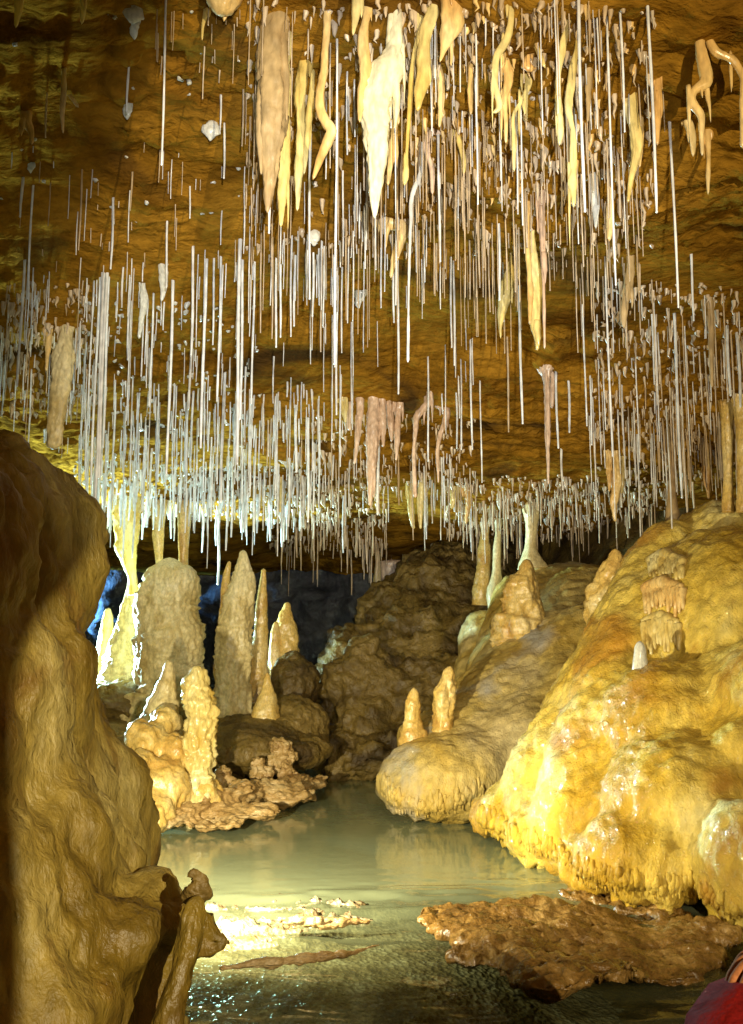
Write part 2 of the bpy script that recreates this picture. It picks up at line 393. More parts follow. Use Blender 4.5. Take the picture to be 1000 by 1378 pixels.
# ------------------------------------------------------------------ water
xs = np.arange(-3.2, 3.6, .022); ys = np.arange(-.6, 9.9, .022)
X, Y = np.meshgrid(xs, ys, indexing='ij'); P3 = np.stack([X, Y, X * 0], -1)
a = sg((5.0 + .15 * np.sin(X * 2) - Y) * 6)
ang = X * .35
Zw = .0015 * fbm(P3, 1.5, 2, 91) + a * (.016 * ridge(P3, 2.2, 3, 92, (.45, 1.6, 1)) + (.007 + .012 * np.exp(-((X + .1) / .7) ** 2 - ((Y - 4.7) / .4) ** 2)) * fbm(P3, 9, 3, 93, (.5, 1.4, 1)))
Zw -= .07 * sg((4.45 - .25 * X - Y) * 9)
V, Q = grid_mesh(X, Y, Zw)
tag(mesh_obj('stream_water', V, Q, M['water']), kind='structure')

# ------------------------------------------------------------------ big rocks
def d_left(V, N):
    return -.045 + .050 * ridge(V, 3.0, 4, 101, (1, 1, .42)) + .020 * fbm(V, 10, 3, 102, (1, 1, .45)) + .012 * ridge(V, 9, 3, 104, (1, 1, .5)) + .005 * ridge(V, 26, 2, 105) + .003 * fbm(V, 60, 2, 103)
t = tag(rock('flowstone_wall', [E(-95, 812, 2.3, 182, 248, .75), E(5, 905, 2.2, 98, 90, .4), E(-12, 1050, 2.2, 118, 235, .5),
      E(62, 1000, 2.15, 54, 110, .25), E(8, 1230, 2.15, 138, 195, .45), E(82, 1345, 2.1, 112, 140, .32), E(95, 1120, 2.15, 52, 90, .22), C((200, 1225, 2.2, 34), (302, 1268, 2.2, 12)), C((205, 1260, 2.2, 40), (280, 1280, 2.2, 16)), C((200, 1300, 2.2, 36), (235, 1310, 2.2, 20)),
      E(185, 1245, 2.15, 46, 46, .16), E(150, 1600, 2.2, 120, 260, .35), E(-100, 1300, 2.3, 250, 400, .6)], .02, M['left'], d_left, .05),
    'large brown flowstone wall close up, filling the left edge of the view beside the stream', 'flowstone wall')

def d_mound(V, N):
    down = np.clip(.9 - N[:, 2], 0, 1)
    lo = np.exp(-np.clip(V[:, 2], 0, 9) / .22)
    return .020 * fbm(V, 2.8, 4, 111) + .010 * down * ridge(V, 9, 2, 112, (1, 1, .16)) + .026 * lo * ridge(V, 15, 3, 115, (1, 1, .14)) + .007 * fbm(V, 20, 3, 113, (1, 1, .5)) + .006 * ridge(V, 7, 3, 119, (1, 1, 2.2)) + .003 * fbm(V, 75, 2, 114)
mound = empty('flowstone_mound', W(860, 1240, 4.6))
tag(mound, 'huge glistening honey-yellow flowstone mound rising from the water on the right', 'flowstone mound')
rock('flow_body', [E(985, 900, 6.3, 150, 190, 1.0), C((895, 765, 6.7, 52), (745, 1060, 6.0, 70)), C((880, 850, 6.4, 80), (800, 1110, 5.4, 85)),
      E(905, 1010, 5.6, 120, 120, .6), E(695, 1095, 6.15, 52, 45, .35), E(655, 1098, 6.35, 26, 26, .2), E(740, 1120, 5.7, 60, 48, .35),
      E(800, 1160, 5.05, 48, 42, .25), E(925, 1085, 5.0, 118, 92, .5), E(870, 1150, 4.8, 92, 62, .32), E(900, 1180, 4.55, 18, 48, .08), E(845, 1185, 4.7, 26, 36, .12),
      E(985, 735, 6.9, 90, 62, .6), E(900, 745, 6.8, 42, 50, .3), E(1060, 1010, 5.2, 120, 160, .7), E(995, 1010, 4.85, 42, 40, .22), C((930, 1000, 5.2, 36), (955, 1120, 4.7, 40)), C((840, 1040, 5.3, 34), (812, 1150, 5.0, 34)), C((880, 1060, 5.0, 30), (868, 1165, 4.68, 26)), C((770, 1060, 5.7, 30), (752, 1120, 5.55, 28)), C((990, 860, 5.9, 60), (960, 1000, 5.2, 50)), E(1005, 1165, 4.35, 66, 88, .3), E(1060, 1240, 4.4, 90, 80, .4)],
     .022, M['mound'], d_mound, .06, parent=mound, key='mound')

def d_slope(V, N):
    return .018 * np.exp(-np.clip(V[:, 2], 0, 9) / .22) * ridge(V, 20, 3, 125, (1, 1, .12)) + .022 * fbm(V, 2.2, 3, 121) + .012 * ridge(V, 9, 2, 122, (1, 1, .2)) + .006 * fbm(V, 24, 3, 123)
slope_thing = empty('flowstone_slope', W(600, 1090, 7.1))
rock('flow_body', [E(605, 1046, 7.15, 80, 44, .45), E(565, 1064, 7.0, 50, 34, .3), E(528, 1056, 7.15, 18, 28, .14), C((575, 1010, 7.5, 24), (690, 950, 8.2, 46)), C((640, 1050, 7.0, 34), (720, 1000, 7.1, 50)), C((680, 990, 7.6, 50), (800, 880, 8.0, 70)), E(620, 1065, 6.95, 40, 30, .25),
      C((610, 1010, 7.4, 48), (720, 930, 8.2, 60)), E(615, 1040, 7.1, 85, 48, .4), C((660, 1030, 7.2, 46), (770, 950, 7.5, 60)), C((640, 985, 7.6, 40), (700, 900, 8.6, 60)), E(700, 960, 8.0, 100, 70, .6), C((650, 1010, 7.5, 50), (760, 900, 8.4, 75)), C((700, 950, 8.0, 60), (790, 840, 9.2, 80)), C((690, 960, 8.2, 40), (730, 830, 9.6, 60)),
      C((700, 810, 9.4, 38), (660, 940, 8.6, 44)), C((650, 850, 9.8, 30), (640, 960, 9.0, 36)), E(770, 800, 9.8, 80, 44, .5), C((560, 990, 7.6, 24), (660, 960, 8.0, 40))],
     .024, M['slope'], d_slope, .14, parent=slope_thing, key='slope')
tag(slope_thing,
    'tan and grey flowstone slope with a rounded drip-edged nose over the pool, mid right', 'flowstone slope')

def d_bank(V, N):
    return .06 * ridge(V, 2.0, 4, 131, (1, 1, 1.6)) + .05 * fbm(V, 5, 3, 132) + .03 * ridge(V, 11, 3, 133)
tag(rock('rock_bank', [C((480, 1010, 9.3, 52), (490, 890, 10.2, 56)), C((520, 1010, 9.3, 50), (580, 850, 11.2, 90)), C((600, 960, 10, 90), (640, 830, 12, 110)), C((510, 850, 11, 40), (620, 775, 12.5, 40)),
      C((560, 900, 10.6, 100), (600, 820, 11.8, 80)), E(480, 930, 9.8, 52, 62, .5), C((600, 790, 12.6, 40), (720, 770, 13, 44)), E(520, 1030, 9.1, 74, 26, .3)], .035, M['bank'], d_bank, .16, warp=(.10, 2.2), key='bank'),
    'dark muddy rock bank climbing from the far end of the pool in the middle', 'rock bank')

def d_knob(V, N):
    return .02 * ridge(V, 6, 3, 141) + .012 * fbm(V, 18, 3, 142)
tag(rock('flowstone_boss', [E(198, 1000, 6.9, 28, 32, .2), E(222, 975, 7.1, 22, 26, .16), E(185, 1050, 6.6, 26, 38, .2), E(222, 1060, 6.7, 34, 40, .2), E(205, 1095, 6.5, 32, 26, .2), E(172, 1085, 6.5, 30, 40, .2),
      E(235, 1020, 6.9, 20, 36, .15), E(262, 1070, 6.95, 38, 32, .2)], .016, M['stal_warm'], d_knob, .04, key='boss'),
    'knobbly cluster of low amber flowstone bosses at the water, left of the brightly lit stalagmite', 'flowstone boss')
def d_slab(V, N):
    return .03 * ridge(V, 4.5, 3, 151, (1, 1, 3.5)) + .014 * fbm(V, 20, 3, 152, (1, 1, 2))
tag(rock('rock_slab', [C((225, 1105, 6.5, 14), (330, 1066, 7.2, 17)), C((320, 1066, 7.2, 18), (432, 1050, 8.1, 11)), E(330, 1092, 6.9, 52, 13, .2), E(290, 1108, 6.6, 40, 8, .15), E(385, 1068, 7.6, 40, 16, .25)],
     .014, M['slab'], d_slab, .03, key='slab'), 'flat layered slab of rock jutting over the water below the bright stalagmite', 'rock slab')
tag(rock('rock_shelf', [E(330, 1010, 8.4, 110, 38, .5), E(350, 975, 8.9, 80, 26, .5), E(395, 925, 9.4, 36, 52, .35), E(400, 985, 8.9, 44, 50, .35), E(250, 960, 9.2, 90, 34, .6), E(170, 945, 9.3, 80, 30, .6)], .022, M['bank'], lambda V, N: .45 * d_bank(V, N), .08, key='shelf'),
    'dark rounded rock shelf carrying the tall stalagmites at left centre', 'rock shelf')
# rubble lumps on the slab's shelf
for i, (px, py, Yd, r, lb) in enumerate([(348, 1028, 7.7, 11, 'small pale rock lump on the dark shelf, left of the rubble heap'), (376, 1003, 7.9, 15, 'knobbly tan rock lump standing above the tip of the layered slab'),
                                      (385, 1030, 7.8, 10, 'small ochre rock lump under the knobbly tan one'), (300, 1040, 7.4, 12, 'low brown rock lump just right of the brightly lit stalagmite')]):
    tag(rock('rock_lump', [E(px, py, Yd, r, r * .9, r * Yd / F), E(px + r * .5, py + r, Yd, r * 1.2, r * .8, r * Yd / F), E(px, py+r*1.6, Yd, r*1.3, r, r*Yd/F)], .009, M['slab'], lambda V, N: .02 * ridge(V, 14, 3, 160 + i), .02, key='lump%d' % i), lb, 'rock')

# shoal rocks, right
def d_shoal(V, N):
    return .020 * ridge(V, 6, 4, 171, (.5, 1.2, 1)) + .014 * fbm(V, 20, 4, 172) - .008
def EW(px, py, rx, hz, d, z=.0):
    v = (689 - py) / F; u = (math.sin(TILT) + v * math.cos(TILT)) / (math.cos(TILT) - v * math.sin(TILT)); Yd = (z - 1.2) / u
    e = E(px, py, Yd, rx, 5, d); e[2][2] = hz; return e
tag(rock('rock_shoal', [EW(605, 1238, 46, .03, .2), EW(680, 1252, 78, .035, .26), EW(655, 1280, 54, .045, .2), EW(700, 1304, 50, .045, .2), EW(716, 1328, 44, .03, .14),
      EW(780, 1256, 95, .03, .26), EW(880, 1262, 95, .03, .26), EW(800, 1292, 80, .020, .18), EW(780, 1322, 60, .012, .10), EW(890, 1282, 60, .016, .14), EW(930, 1262, 50, .035, .16)],
     .010, M['shoal'], d_shoal, .05, floor=-.15, warp=(.06, 3.5), key='shoal'), 'rough wet brown rock shoal breaking the stream surface at lower right', 'rock shoal')
tag(rock('wet_ledge', [EW(800, 1210, 40, .035, .12), EW(850, 1222, 44, .04, .12), EW(895, 1232, 36, .05, .1), EW(775, 1202, 24, .03, .1)], .01, M['shoal'], lambda V, N: .02 * ridge(V, 14, 3, 175) + .01 * fbm(V, 40, 2, 176), .03, key='rim'),
    'low purplish rim of wet rock along the foot of the honey-yellow mound', 'rock rim')
# gravel shoal in the rapids (heightfield patch with pebbly relief)
xs = np.arange(-1.7, 1.5, .012); ys = np.arange(2.9, 5.9, .012)
X, Y = np.meshgrid(xs, ys, indexing='ij'); P3 = np.stack([X, Y, X * 0], -1)
m_ = np.exp(-(((X + .45) / .58) ** 2 + ((Y - 4.74 - .2 * (X + .5)) / .42) ** 2) ** 1.3) * (1 + .45 * fbm(P3, 4, 3, 180, (.5, 1.5, 1)))
m2 = np.exp(-(((X + .3) / 1.15) ** 2 + ((Y - 4.5) / 1.2) ** 2) ** 2)
Zg = -.30 + .225 * m2 + .066 * m_ + .020 * m_ * ridge(P3, 10, 3, 181, (.8, 1.2, 1)) + (.004 + .012 * m_) * fbm(P3, 34, 3, 182)
V, Q = grid_mesh(X, Y, Zg)
tag(mesh_obj('gravel_bar', V, Q, M['gravel'], origin=(-.5, 4.7, 0)), 'pale wet gravel bar glittering under shallow rapids in the stream', 'gravel', kind='stuff')
for (pts, lb) in [([(378, 1238, 4.35, 6), (430, 1242, 4.33, 8), (495, 1240, 4.35, 4)], 'thin orange-brown rock ledge poking from the rapids at the gravel edge'),
                  ([(300, 1302, 3.78, 6), (400, 1292, 3.85, 7), (460, 1285, 3.9, 6), (510, 1272, 4.0, 3)], 'long low brown rock ledge slanting across the lower stream')]:
    pr = [C(pts[i], pts[i+1]) for i in range(len(pts)-1)]
    tag(rock('rock_ledge', pr, .007, M['slab'], lambda V, N: .008 * ridge(V, 16, 3, 185), .02, floor=-.15, key=lb), lb, 'rock')

# ------------------------------------------------------------------ stalagmites
def stalagmite(name, pts, Y, mat, label, cat='stalagmite', flat=.9, group=None, **kw):
    """pts base -> top : (px, py, r_px)"""
    P = [W(p[0], p[1], Y if not isinstance(Y, (list, tuple)) else Y[i]) for i, p in enumerate(pts)]
    rad = [p[2] * (Y if not isinstance(Y, (list, tuple)) else Y[i]) / F for i, p in enumerate(pts)]
    for q in range(1, len(P) - 1): P[q] = P[q] + np.array([rng.randn(), 0, 0]) * rad[q] * .07
    rad[0] *= 1.25; kw.setdefault('zst', .5); kw['fine'] = max(kw.get('fine', 0), .06); kw['sc_'] = kw.get('sc_', 12); kw['amp'] = kw.get('amp', .1) * 1.5
    P.insert(0, P[0] - np.array([0, -.03, .22])); rad.insert(0, rad[0] * 1.15)
    V, Fc = spel(P, rad, flat=flat, **kw)
    # base first -> our tube ends at the tip
    return tag(mesh_obj(name, V, Fc, mat, origin=P[0]), label, cat, group)
stalagmite('stalagmite', [(228, 960, 46), (228, 930, 44), (226, 900, 43), (230, 860, 46), (231, 820, 42), (230, 785, 39), (229, 762, 30), (228, 750, 12)], 9.0, M['stal'],
           'broad grey-beige domed stalagmite with ribbed tiers, the widest of the left group', amp=.07, ribs=.05, ribn=26, tiers=.10, tl=.30, seg=96, s=1, sc_=6)
stalagmite('stalagmite', [(168, 925, 30), (169, 880, 24), (174, 830, 15), (178, 795, 9), (179, 772, 5), (180, 755, 2)], 9.6, M['stal'],
           'backlit glowing stalagmite cone beside the grey-beige dome, rising under the glowing column', amp=.12, s=2, seg=48)
stalagmite('stalagmite', [(142, 925, 16), (143, 880, 12), (145, 840, 8), (146, 818, 4)], 9.9, M['stal'], 'short pale stalagmite stub at the edge of the brown flowstone wall', amp=.12, s=3)
stalagmite('stalagmite', [(312, 975, 24), (312, 930, 22), (314, 880, 24), (318, 850, 23), (322, 820, 21), (325, 790, 18), (326, 765, 11), (327, 740, 4)], 8.8, M['stal'],
           'tall beige stalagmite with a pointed top and bright left rim, right of the domed one', amp=.10, ribs=.04, tiers=.10, tl=.28, seg=72, s=4)
stalagmite('stalagmite', [(298, 975, 14), (299, 930, 12), (301, 870, 10), (303, 820, 7), (306, 770, 5), (309, 755, 2)], 9.0, M['stal_warm'], 'thin amber stalagmite fused behind the left edge of the tall beige one', amp=.14, s=5)
stalagmite('stalagmite', [(345, 960, 17), (346, 910, 15), (349, 860, 10), (352, 810, 7), (355, 765, 3)], 9.3, M['stal_warm'], 'slender needle-pointed amber stalagmite right of the tall beige one', amp=.08, s=6)
stalagmite('stalagmite', [(384, 920, 22), (383, 880, 20), (384, 850, 16), (386, 825, 8), (387, 810, 3)], 9.6, M['stal_warm'], 'stout cone-shaped amber stalagmite, rightmost of the group on the dark shelf', amp=.10, tiers=.10, tl=.16, seg=56, s=7)
stalagmite('stalagmite', [(370, 900, 9), (370, 870, 8), (371, 845, 5), (372, 836, 2)], 9.5, M['stal_warm'], 'little amber stalagmite leaning against the stout cone-shaped one', amp=.1, s=8)
stalagmite('stalagmite', [(358, 975, 16), (359, 945, 14), (360, 918, 6), (360, 905, 2)], 8.6, M['stal_warm'], 'short reddish stalagmite in front of the needle-pointed one', amp=.1, s=9)
stalagmite('stalagmite', [(218, 990, 26), (218, 965, 25), (221, 940, 20), (225, 915, 11), (227, 888, 4)], 7.4, M['stal'], 'small cone-shaped beige stalagmite in front of the domed one', amp=.08, tiers=.12, tl=.12, seg=56, s=10)
stalagmite('stalagmite', [(262, 1095, 24), (262, 1050, 22), (265, 1000, 21), (268, 960, 20), (266, 930, 17), (264, 905, 9), (262, 896, 5)], 6.9, M['cream'],
           'brightly lit rough-skinned cream stalagmite standing at the water on the left', amp=.26, tiers=.14, tl=.12, seg=64, s=11, sc_=14, fine=.10)
stalagmite('stalagmite', [(556, 990, 14), (556, 970, 12), (556, 945, 9), (557, 930, 5), (557, 925, 2)], 7.2, M['stal_warm'], 'small cone of orange stalagmite, left one of the pair on the flowstone nose', amp=.08, tiers=.10, tl=.07, seg=40, s=12)
stalagmite('stalagmite', [(597, 985, 12), (596, 965, 13), (598, 935, 14), (602, 915, 10), (605, 900, 5), (606, 896, 2)], 7.2, M['stal_warm'], 'taller knobbly orange stalagmite, right one of the pair on the flowstone nose', amp=.2, tiers=.12, tl=.09, seg=48, s=13)
stalagmite('stalagmite', [(700, 840, 26), (702, 825, 27), (706, 795, 22), (710, 770, 12), (709, 752, 4)], 8.3, M['stal_warm'], 'pine-cone shaped tan stalagmite at the crest of the grey flowstone slope', amp=.14, tiers=.12, tl=.16, seg=56, s=14)
stalagmite('stalagmite', [(818, 800, 21), (820, 785, 20), (824, 765, 17), (827, 748, 10), (828, 738, 4)], 6.9, M['stal_warm'], 'thimble-shaped tan stalagmite on the left shoulder of the honey mound', amp=.16, tiers=.1, tl=.09, seg=56, s=15)
# little white one on the mound
p, n = hit('mound', 862, 892)
if p is not None:
    Yd = p[1] - .06
    stalagmite('stalagmite', [(862, 903, 9), (861, 885, 8.5), (861, 868, 6), (861, 862, 3)], Yd, M['white'], 'stubby pure white stalagmite on the face of the honey mound', amp=.05, s=16)
# foreground stump with flake
fg = empty('stalagmite', W(215, 1420, 1.9)); tag(fg, 'foreground stalagmite leaning on the brown wall, topped by a dark hooked flake', 'stalagmite')
P = [W(205, 1470, 1.85), W(222, 1390, 1.86), (W(240, 1320, 1.88)), W(256, 1262, 1.9), W(263, 1222, 1.92), W(267, 1204, 1.93)]
V, Fc = spel(P, [.040, .030, .025, .025, .020, .012], amp=.3, seg=64, step=.006, s=17, sc_=16, ribs=.06, ribn=7)
mesh_obj('stalagmite_body', V, Fc, M['left'], fg, origin=P[0])
P = [W(256, 1214, 1.97), W(268, 1196, 1.96), W(268, 1183, 1.96), W(260, 1176, 1.95), W(252, 1180, 1.95)]
V, Fc = spel(P, [.022, .022, .015, .008, .003], amp=.5, seg=20, step=.004, s=18, sc_=45, flat=.5)
mesh_obj('flake', V, Fc, M['bank'], fg, origin=P[0])

# drip fringes: rows of small pendant flutes where the flowstone overhangs the water
def fringe(key, parent, mat, edge, n, ln, rp, s0):
    ex = [e[0] for e in edge]; ey = [e[1] for e in edge]; mb = MB()
    for i in range(n):
        px = ex[0] + (ex[-1] - ex[0]) * (i + rng.uniform(-.3, .3)) / (n - 1); yb = np.interp(px, ex, ey) + rng.uniform(-3, 3); l2 = ln * rng.uniform(.5, 1.3)
        pts = []; rad = []
        for q in np.linspace(0, 1, 5):
            h_, nn = hit(key, px + rng.randn() * .6, yb - l2 * (1 - q))
            if h_ is None: continue
            pts.append(h_ + nn * rp * h_[1] / F * .1); rad.append(rp * h_[1] / F * [.5, 1.0, 1.1, .9, .45][int(q * 4)] * rng.uniform(.8, 1.25))
        if len(pts) >= 4:
            dn = pts[-1] - np.array([0, 0, rp * pts[-1][1] / F * rng.uniform(.5, 2.5)]); pts.append(dn); rad.append(rad[-1] * .5)
            V, Fc = spel(pts, rad, step=.008, seg=12, amp=.25, s=s0 + i, sc_=20, fine=.08); mb.add(V, Fc)
    if mb.n: mb.build('drip_fringe', mat, parent, origin=mb.V[0][0])
fringe('slope', slope_thing, M['slope'], [(518, 1068), (535, 1088), (570, 1094), (605, 1092), (635, 1078), (650, 1070)], 40, 24, 3.4, 700)
fringe('mound', mound, M['mound'], [(645, 1108), (680, 1126), (720, 1142), (760, 1160), (790, 1188), (830, 1196), (870, 1202), (905, 1206), (925, 1196), (950, 1215), (990, 1235)], 84, 26, 3.8, 760)

# drapery tiers on the honey mound: short flutes hanging down the surface
for ti, (x0, x1, y0, ln, rp) in enumerate([(875, 918, 748, 32, 4.2), (868, 918, 786, 46, 4.0), (866, 912, 832, 46, 4.0)]):
    mb = MB(); n = 11
    for i in range(n):
        px = x0 + (x1 - x0) * i / (n - 1); yy = y0 + 7 * abs(i / (n-1) - .5) * 2 + random.uniform(-2, 2)
        pts = []; rad = []
        l2 = ln * random.uniform(.6, 1.0)
        for q in np.linspace(0, 1, 5):
            h_, nn = hit('mound', px + random.uniform(-.6, .6), yy + l2 * q)
            if h_ is None: continue
            pts.append(h_ + np.array([0, -.018, 0])); rad.append(rp * h_[1] / F * (1.5 - 1.0 * q) * random.uniform(.85, 1.15))
        if len(pts) >= 4:
            V, Fc = spel(pts, rad, step=.008, seg=12, amp=.15, s=200 + i + ti * 20, sc_=20); mb.add(V, Fc)
    pts = []; 
    for q in np.linspace(-.05, 1.05, 9):
        h_, nn = hit('mound', x0 + (x1 - x0) * q, y0 + 7 * abs(q - .5) * 2)
        if h_ is not None: pts.append(h_ + np.array([0, .005, .01]))
    V, Fc = spel(pts, [.022 + .022 * math.sin(math.pi * i / (len(pts)-1)) for i in range(len(pts))], step=.01, seg=20, amp=.2, s=230 + ti, sc_=12); mb.add(V, Fc)
    mb.build('drapery', M['orange' if ti == 1 else 'cream'], mound, origin=mb.V[0][0])

# unseen blocker added behind and right of the viewpoint to shade the upper left
def box_grid(f, n0, n1):
    u, v = np.meshgrid(np.linspace(0, 1, n0), np.linspace(0, 1, n1), indexing='ij'); return f(u, v)
def blocker_f(u, v):
    z = -.3 + 2.7 * v
    edge = .69 + .054 * sg((z - 1.62) * 60) + .045 * sg((z - 1.90) * 50)
    a = u * 2 * np.pi; wd = .55
    cx = edge - wd / 2
    x = cx + wd / 2 * np.sign(np.cos(a)) * np.abs(np.cos(a)) ** .6; y = -.85 + .09 * np.sin(a)
    P = np.stack([x, y, z], -1)
    return x + .006 * fbm(P, 14, 2, 301), y + .02 * fbm(P, 8, 2, 302), z
x_, y_, z_ = box_grid(blocker_f, 64, 120)
nx, ny = x_.shape; V = np.stack([x_, y_, z_], -1).reshape(-1, 3)
i = np.arange(nx - 1)[:, None] * ny; j = np.arange(ny - 1)[None, :]
Q = np.stack([i + j, i + ny + j, i + ny + j + 1, i + j + 1], -1).reshape(-1, 4)
tag(mesh_obj('cave_wall_or_blocker', V, Q, M['left']), kind='structure')  # this one is the added shade blocker, out of view

# ------------------------------------------------------------------ columns (floor to ceiling)
def column(pts, Y, mat, label, name='cave_column', cat='column', **kw):
    P = [W(p[0], p[1], Y) for p in pts]; rad = [p[2] * Y / F for p in pts]
    top = P[-1].copy(); top[2] = c1(top[0], top[1]) + .06
    P.append(top); rad.append(rad[-1] * 1.5)
    V, Fc = spel(P, rad, round_end=False, **kw)
    return tag(mesh_obj(name, V, Fc, mat, origin=P[0]), label, cat)
column([(648, 815, 14), (649, 790, 12), (651, 750, 9), (653, 705, 8)], 10.2, M['stal_warm'], 'amber cave column, left one of the two joining slope and ceiling', amp=.14, ribs=.05, s=31)
column([(664, 820, 8), (667, 795, 12), (668, 780, 8), (669, 740, 5.5), (671, 700, 7)], 9.9, M['stal'], 'pale slim cave column with a flared foot, right of the amber column', amp=.10, s=32)
column([(716, 765, 20), (714, 740, 10), (715, 715, 8), (716, 700, 9)], 9.6, M['stal'], 'beige ribbed column above the pine-cone stalagmite', amp=.14, ribs=.08, ribn=8, s=33)
column([(555, 805, 6), (556, 785, 3.4), (558, 750, 3), (559, 730, 3)], 12.4, M['pink'], 'thin grey column between the broad curtain and the greenish column', amp=.12, s=34, seg=16)
column([(584, 785, 11), (587, 760, 11), (590, 735, 11), (592, 715, 12)], 12.6, M['stal'], 'greenish-beige fluted column at the back, left of the amber column', amp=.14, ribs=.09, ribn=9, s=35, flat=.6)
column([(528, 798, 18), (528, 775, 19), (527, 755, 20), (526, 740, 20)], 13.0, M['pink'], 'broad flat curtain column at the back above the muddy bank', amp=.12, ribs=.07, ribn=12, s=36, flat=.35)
column([(508, 800, 7), (508, 770, 5), (509, 745, 5)], 12.8, M['stal'], 'narrow pale column hugging the left side of the broad curtain', amp=.12, s=37, seg=16)
column([(181, 800, 9), (179, 785, 5), (176, 765, 8), (172, 740, 13), (170, 715, 16)], 9.4, M['cream'], 'glowing cream column pinched thin in the middle, left of the dome', amp=.2, ribs=.06, s=38)
column([(247, 772, 7), (247, 745, 7), (248, 715, 8)], 9.2, M['stal_warm'], 'warm tan stalactite foot touching the right shoulder of the dome', name='cave_column', amp=.12, s=39)
column([(215, 765, 5), (214, 740, 6), (213, 715, 8)], 9.25, M['stal_warm'], 'tan column stub meeting the top of the dome at its left', amp=.12, s=40)
column([(1000, 690, 9), (1000, 640, 8), (1001, 590, 10)], 6.2, M['stal_warm'], 'yellowish column at the right edge on top of the mound', amp=.16, ribs=.08, ribn=7, s=41)
column([(980, 690, 8), (980, 640, 6), (979, 585, 8)], 6.4, M['stal_warm'], 'tan fluted column on top of the mound, next to the yellowish one', amp=.16, ribs=.08, ribn=7, s=42)
column([(905, 700, 10), (904, 670, 6), (905, 640, 5)], 7.0, M['taupe'], 'slender taupe column standing on the crest of the honey mound', amp=.16, s=43)

# ------------------------------------------------------------------ hand-placed stalactites
def stalactite(pts, mat, label, name='stalactite', cat='stalactite', Y=None, group=None, **kw):
    """pts top -> tip : (px, py, r_px)"""
    if Y is None:
        h_ = ceil_hit(pts[0][0], max(pts[0][1], 2)); Y = h_[1] + .02
    P = [W(p[0], p[1], Y) for p in pts]; rad = [p[2] * Y / F for p in pts]
    top = P[0].copy(); zc = c1(top[0], top[1]) + .05
    if zc > top[2] + .01: top[2] = zc; P.insert(0, top); rad.insert(0, rad[0] * 1.25)
    kw.setdefault('seg', 20 if max(rad) < .012 else 40); kw.setdefault('step', .010); kw.setdefault('amp', .34)
    mb = MB(); V, Fc = spel(P, rad, **kw); mb.add(V, Fc)
    # drip spikes and shoulders that have grown together with the main shaft
    r0 = max(rad); rs = random.Random(int(pts[0][0] * 7 + pts[-1][1]))
    if r0 > .008:
        Lr = P[0][2] - P[-1][2]
        for q in range(rs.choice([2, 3, 4])):
            a = rs.uniform(0, 6.28); k = rs.randint(0, max(0, len(P) - 3)); b0 = P[k] + np.array([math.cos(a), .7 * math.sin(a), 0]) * rad[k] * .75
            l2 = rs.uniform(.12, .4) * Lr; rq = min(r0 * .55, .016) * rs.uniform(.5, 1)
            dx = rs.uniform(-.3, .3) * rq
            pp = [b0 + np.array([0, 0, l2 * .3]), b0, b0 + np.array([dx + math.cos(a) * rq * .6, 0, -l2 * .5]), b0 + np.array([dx * 2 + math.cos(a) * rq * .5, 0, -l2])]
            V, Fc = spel(pp, [rq * .8, rq, rq * .7, rq * .15], step=.008, seg=14, amp=.35, sc_=22, s=int(a * 100), fine=.08, zst=.35); mb.add(V, Fc)
    return tag(mb.build(name, mat, origin=P[0]), label, cat, group)
